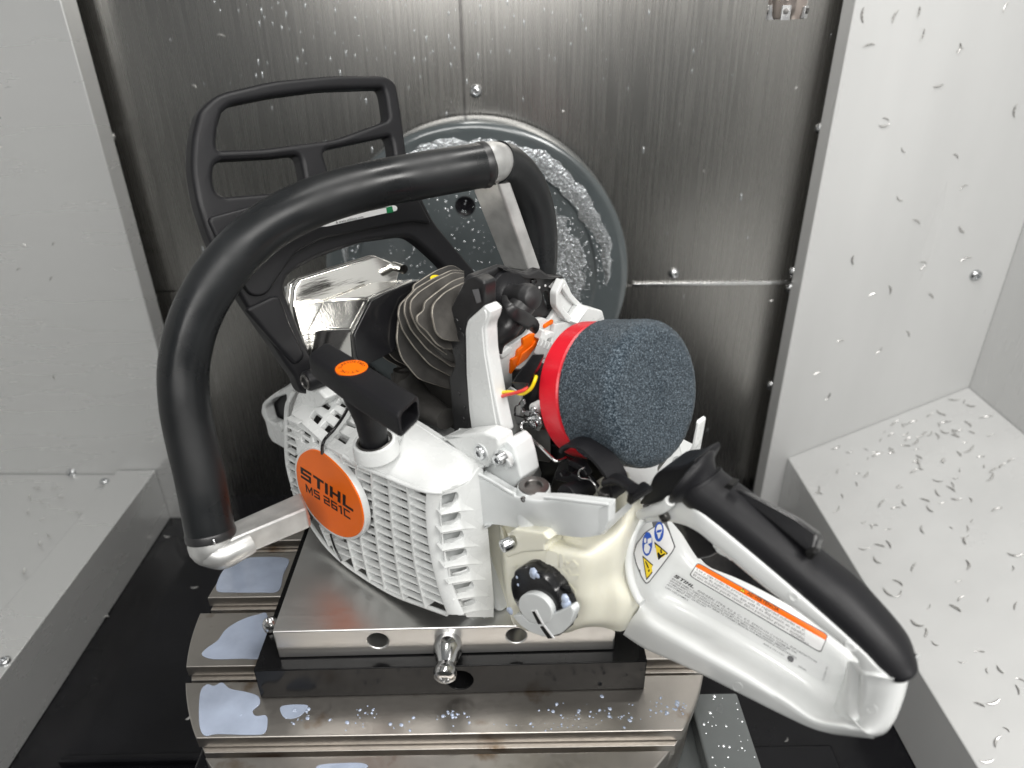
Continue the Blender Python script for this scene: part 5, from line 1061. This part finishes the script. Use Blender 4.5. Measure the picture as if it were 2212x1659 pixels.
slabL('lever_slot', M['print'], [rnd([(1738, 1192, 3), (1755, 1192, 2), (1763, 1196, 2), (1752, 1211, 3), (1744, 1208, 3)])], -69.5, 4, rh, bev=.5)
slabL('trigger', M['gloss_black'], [rnd([(1440, 1118), (1500, 1136), (1530, 1158, 6), (1540, 1180, 6), (1551, 1194, 3), (1535, 1204, 5), (1506, 1210, 5), (1490, 1186, 8), (1472, 1156, 8), (1452, 1132)])], -86, 12, rh, bev=1.2)
slabL('trigger_flap', hm, [rnd([(1538, 1174, 4), (1560, 1190, 6), (1584, 1211, 4), (1560, 1203, 8), (1546, 1194, 4)])], -82, 9, rh, bev=1.2)
# labels on the hand plate
tz = lambda x, y: (1350 + .21971 * x, 1107 + .21971 * y)
def label_frame(q, w, h): return lambda x, y: bil(q, x / w, 1 - y / h)
qa = [tz(715, 488), tz(2002, 1200), tz(1925, 1385), tz(628, 622)]
wa, ha = 62.0, 8.2
wl = decal('warning_label', M['print_grey'], qa, tree, rh, 60, 14, .16, .04)
qi = [bil(qa, .006, .05), bil(qa, .994, .05), bil(qa, .994, .95), bil(qa, .006, .95)]
decal('label_face', M['label_white'], qi, tree, wl, 60, 14, .24, .04)
decal('label_band', M['orange'], qi, tree, wl, 60, 6, .32, .04, (0, 1, 0, .30))
def W2(s, x, y, size, mt, bold=0., shear=0., width=1., align='LEFT', parent=wl, q=qa, w=wa, h=ha, lift=.4): return words('lettering', mt, s, x, y, size, q, w, h, tree, parent, bold, shear, width, align, lift)
W2('ADVERTENCIA', 24.2, 6.35, 2.0, M['print'], .03, 0, 1.12)
W2('Lea y siga todas las precauciones de seguridad incluidas en el', 1.2, 4.35, 1.75, M['print_grey'], .0, 0, 1.19)
W2('manual de instrucciones, que está a su disposición en español.', 1.2, 2.75, 1.75, M['print_grey'], .0, 0, 1.19)
W2('El uso indebido puede causar daños personales graves o mortales.', 1.2, 1.15, 1.75, M['print_grey'], .0, 0, 1.13)
W2('0000 967 3579 A YL', 47.5, .28, 1.05, M['print_grey'])
lf2 = label_frame(qa, wa, ha)
def sign(polys, mt, fr, parent, lift=.42): return mesh2('symbol', mt, polys, lambda x, y: drop(tree, *fr(x, y), lift), parent)
sign([[(20.6, 6.1), (23.4, 6.1), (22, 8.0)]], M['print'], lf2, wl, .40); sign([[(20.95, 6.25), (23.05, 6.25), (22, 7.65)]], M['labyel'], lf2, wl, .44); sign([[(21.85, 6.75), (22.15, 6.75), (22.2, 7.4), (21.8, 7.4)], [(21.85, 6.35), (22.15, 6.35), (22.15, 6.6), (21.85, 6.6)]], M['print'], lf2, wl, .5)
qb = [tz(490, 582), tz(2035, 1520), tz(1985, 1690), tz(358, 735)]
wb, hb_ = 70.0, 10.0
il = decal('emission_label', M['label_clear'], qb, tree, rh, 60, 14, .18, .04)
bz = label_frame(qb, wb, hb_)
mesh2('symbol', M['print'], [[(x * 1.72 + .9, y * 1.55 + 7.55) for x, y in r] for r in blocks(.25)], lambda x, y: drop(tree, *bz(x, y), .4), il)
def W3(s, x, y, size, bold=0., width=1.): return words('lettering', M['print_grey'], s, x, y, size, qb, wb, hb_, tree, il, bold, 0, width, 'LEFT', .36)
W3('ANDREAS STIHL AG & Co. KG  EMISSION CONTROL INFORMATION', 11.2, 7.35, 1.55, 0, 1.12)
W3('ENGINE FAMILY: TA8XS.0505UC; D.O.M.: 02.26; DISPL.: 50 cc; EXH EMISSION CONTROL SYSTEM: EM. THIS', .9, 6.0, 1.2, .012, .98)
W3('ENGINE MEETS U.S. EPA EXH/EVP REGS FOR 2026 MY FOR SMALL OFF ROAD ENGINES. EMISSION', .9, 4.75, 1.2, .012, .98)
W3('COMPLIANCE PERIOD: 300 HOURS. REFER TO OWNER\'S MANUAL FOR MAINTENANCE, SPECIFICATIONS,', .9, 3.5, 1.2, .012, .98)
W3('ADJUSTMENT AND CATEGORY.', .9, 2.3, 1.2, .012, .98)
W3('CAN ICES-2/NMB-2', .9, .7, 1.2, .012, .98); W3('ANSI B 175.1-2021', 42.5, 1.3, 1.15, .012, 1.0); W3('247688', 57.6, .45, 1.15, .01)
def tall(s_, x, y, size):
    cu = bpy.data.curves.new('lettering', 'FONT'); cu.body = s_; cu.size = size; cu.resolution_u = 1
    t = bpy.data.objects.new('lettering', cu); COL.objects.link(t)
    me = bpy.data.meshes.new_from_object(t.evaluated_get(bpy.context.evaluated_depsgraph_get())); bpy.data.objects.remove(t); bpy.data.curves.remove(cu); me.materials.clear()
    for v in me.vertices: v.co = V((x - v.co.y * 1.0, y + v.co.x * .72, 0))
    return conform(link('lettering', me, M['print_grey'], il), qb, wb, hb_, tree, .36)
tall('1141 967 3404 K - M3.0', 68.6, .6, 1.15)
ang_ = [k * math.pi / 12 for k in range(25)]
sign([[(54.2 + 1.5 * math.cos(a), 2.0 + 1.5 * math.sin(a)) for a in ang_[3:22]] + [(54.2 + 1.1 * math.cos(a), 2.0 + 1.1 * math.sin(a)) for a in reversed(ang_[3:22])]], M['print_grey'], bz, il, .36)
W3('SP', 53.3, 1.5, 1.3, .03); W3('US', 53.0, -.05, .8)
# safety label
qc = [tz(300, 70), tz(492, 330), tz(205, 708), tz(88, 365)]
# corners: left-top edge, right, bottom, left
sl = decal('safety_label', M['print_grey'], [tz(255, 60), tz(400, 60), tz(500, 345), tz(300, 230)], tree, rh, 8, 8, .1)
def pxpoly(name, pts, mt, parent, lift, rr=0):
    lp = rnd([(*tz(x, y), rr) for x, y in pts]); cxp = sum(a[0] for a in lp) / len(lp); cyp = sum(a[1] for a in lp) / len(lp); bm = bmesh.new(); rings_ = []
    for s in (1, .75, .5, .25): rings_.append([drop(tree, cxp + (a - cxp) * s, cyp + (b_ - cyp) * s, lift) for a, b_ in lp])
    if any(v is None for r in rings_ for v in r): bm.free(); return None
    rv = [[bm.verts.new(v) for v in r] for r in rings_]; c = bm.verts.new(drop(tree, cxp, cyp, lift)); n = len(lp)
    for r in range(3):
        for i in range(n): bm.faces.new((rv[r][i], rv[r][(i + 1) % n], rv[r + 1][(i + 1) % n], rv[r + 1][i]))
    for i in range(n): bm.faces.new((rv[3][i], rv[3][(i + 1) % n], c))
    return bm_obj(name, bm, mt, parent, 80)
pxpoly('label_edge', ((262, 150), (385, 92), (440, 190), (496, 335), (470, 390), (240, 690), (205, 706), (160, 640), (105, 500), (85, 400), (110, 310), (190, 200)), M['print_grey'], sl, .3, 4)
pxpoly('label_face', ((268, 158), (380, 102), (432, 195), (484, 338), (462, 382), (236, 678), (208, 692), (168, 630), (113, 495), (93, 400), (118, 314), (196, 208)), M['label_white'], sl, .42, 4)
def ellp(cx_, cy_, a, b_, rot, n=24):
    c, s = math.cos(rot), math.sin(rot); return [(cx_ + a * math.cos(t) * c - b_ * math.sin(t) * s, cy_ + a * math.cos(t) * s + b_ * math.sin(t) * c) for t in [2 * math.pi * k / n for k in range(n)]]
pxpoly('symbol', ellp(220, 310, 50, 118, .05), M['blue'], sl, .55); pxpoly('symbol', ellp(335, 190, 47, 98, .05), M['blue'], sl, .55)
pxpoly('symbol', ellp(199, 275, 12, 26, 0), M['label_white'], sl, .66); pxpoly('symbol', ((190, 320), (215, 300), (250, 340), (232, 400), (205, 405), (186, 370)), M['label_white'], sl, .66, 2); pxpoly('symbol', ((222, 262), (262, 246), (262, 295), (222, 312)), M['label_white'], sl, .66)
pxpoly('symbol', ellp(336, 170, 30, 55, .1), M['label_white'], sl, .66); pxpoly('symbol', ((310, 178), (362, 164), (360, 188), (338, 196), (312, 200)), M['blue'], sl, .76, 1); pxpoly('symbol', ((318, 215), (352, 205), (346, 240), (330, 262)), M['label_white'], sl, .66, 1)
pxpoly('symbol', ((170, 420), (310, 545), (210, 668)), M['print'], sl, .55, 2); pxpoly('symbol', ((180, 444), (296, 545), (213, 646)), M['labyel'], sl, .66, 2)
pxpoly('symbol', ((196, 478), (212, 480), (236, 545), (226, 552)), M['print'], sl, .78, 1); pxpoly('symbol', ellp(237, 572, 9, 14, 0), M['print'], sl, .78)
pxpoly('symbol', ((288, 285), (424, 402), (324, 522)), M['print'], sl, .55, 2); pxpoly('symbol', ((296, 310), (410, 402), (328, 502)), M['labyel'], sl, .66, 2)
pxpoly('symbol', ((318, 400), (332, 390), (352, 420), (392, 400), (396, 412), (352, 446), (330, 470), (324, 450)), M['print'], sl, .78, 1); pxpoly('symbol', ((345, 372), (358, 352), (366, 400), (352, 405)), M['print'], sl, .78, 1)
# ---- muffler, machined from solid
mf = bpy.data.objects.new('muffler', None); COL.objects.link(mf); mf.parent = SAW; mf.location = V(PL(760, 660, -60)) * MM - SAW.location
K0 = PL(795, 647, -50)
Vm = (U * .985 - B * .1).normalized()
def MV(x, y, h=0): return cut(x, y, K0 + Vm * h, Vm)
CK = lambda x, y: cut(x, y, K0, AXc)
T0_ = MV(699, 615); ext = -AXc * abs((T0_ - K0).dot(AXc))
r1_ = [K0, CK(760, 715), CK(767, 780), CK(767, 780) - L * 55, CK(906, 602) - Vc * 30, CK(906, 602)]
bm = bmesh.new(); va = [bm.verts.new(p) for p in r1_]; vb = [bm.verts.new(p + ext) for p in r1_]; n_r = len(r1_)
bm.faces.new(va); bm.faces.new(list(reversed(vb)))
for i in range(n_r): bm.faces.new((va[i], vb[i], vb[(i + 1) % n_r], va[(i + 1) % n_r]))
bmesh.ops.recalc_face_normals(bm, faces=bm.faces); bmesh.ops.bevel(bm, geom=bm.edges[:], offset=.9, segments=3, profile=.5, affect='EDGES')
flat_caps(bm_obj('muffler_body', bm, M['polished'], mf, 60))
T = [K0 + ext, CK(906, 602) + ext]
tn_ = (CK(906, 602) - K0).cross(ext).normalized()
if tn_.dot(U) < 0: tn_ = -tn_
e1_ = (CK(906, 602) - K0); slab('top_panel', M['polished'], [[K0 + e1_ * a + ext * b_ + tn_ * .9 for a, b_ in ((.07, .08), (.93, .08), (.93, .9), (.07, .9))]], K0 + tn_ * .9, tn_, 1.8, mf, bev=.5)
sd = CK(760, 715) - K0; tn2 = sd.cross(ext).normalized()
if tn2.dot(cC - K0) < 0: tn2 = -tn2
slab('side_panel', M['polished'], [[K0 + sd * a + ext * b_ + tn2 * .7 for a, b_ in ((.08, .06), (.92, .06), (.92, .55), (.08, .62))]], K0 + tn2 * .7, tn2, 1.4, mf, bev=.4)
fpl = min((T[0], T[1]), key=lambda p: p.dot(AXc)) - AXc * .5
slab('muffler_flange', M['polished'], [[cut(x, y, fpl, AXc) for x, y in rnd([(633, 660, 5), (636, 622, 5), (648, 604, 5), (813, 553, 6), (866, 576, 5), (850, 640), (700, 720), (664, 760, 4), (652, 735, 5)])]], fpl, AXc, 6, mf, bev=1.2)
slab('muffler_flange', M['polished'], [[cut(x, y, fpl - AXc * 7, AXc) for x, y in rnd([(622, 650, 5), (626, 612, 5), (640, 600, 5), (805, 550, 6), (856, 570, 5), (840, 640), (690, 720), (640, 740, 4)])]], fpl - AXc * 7, AXc, 5, mf, bev=1.2)
tube('muffler_pin', M['polished'], [MV(850, 575, -2), MV(862, 578, -2), MV(872, 582, -2)], 3.2, mf, 18, 3)
scr(PL(629, 625, -58), L, 3.6, mf, name='screw', tall=.8)
gpl = PL(796, 649, -48) + AXc * 3
for off, gm in ((0, M['gloss_black']), (4, M['dark_steel']), (7.5, M['gloss_black'])):
    o_ = gpl + AXc * off
    slab('gasket_plate', gm, [[cut(x, y, o_, AXc) for x, y in rnd([(796 + off * .6, 650, 5), (830 + off * .6, 632, 5), (897 + off * .6, 606, 5), (905, 660), (850, 760), (790, 790), (764 + off, 775, 5), (760 + off * .6, 722, 6)])]], o_, AXc, 2.6, mf, bev=.6)
# lower body hidden behind the cover, so nothing floats
hexa('crankcase', M['casting'], [W(*q) for q in ((-55, -46, -65.8), (100, -46, -65.8), (100, -150, -65.8), (-55, -150, -65.8), (-55, -46, 20), (60, -46, 25), (60, -150, 25), (-55, -150, 20))], SAW, 4)
hexa('tank_base', M['tank'], [W(*q) for q in ((90, -70, -64), (135, -80, -58), (150, -130, -58), (90, -130, -64), (90, -70, -5), (140, -90, -10), (150, -130, -10), (90, -130, -5))], SAW, 4)
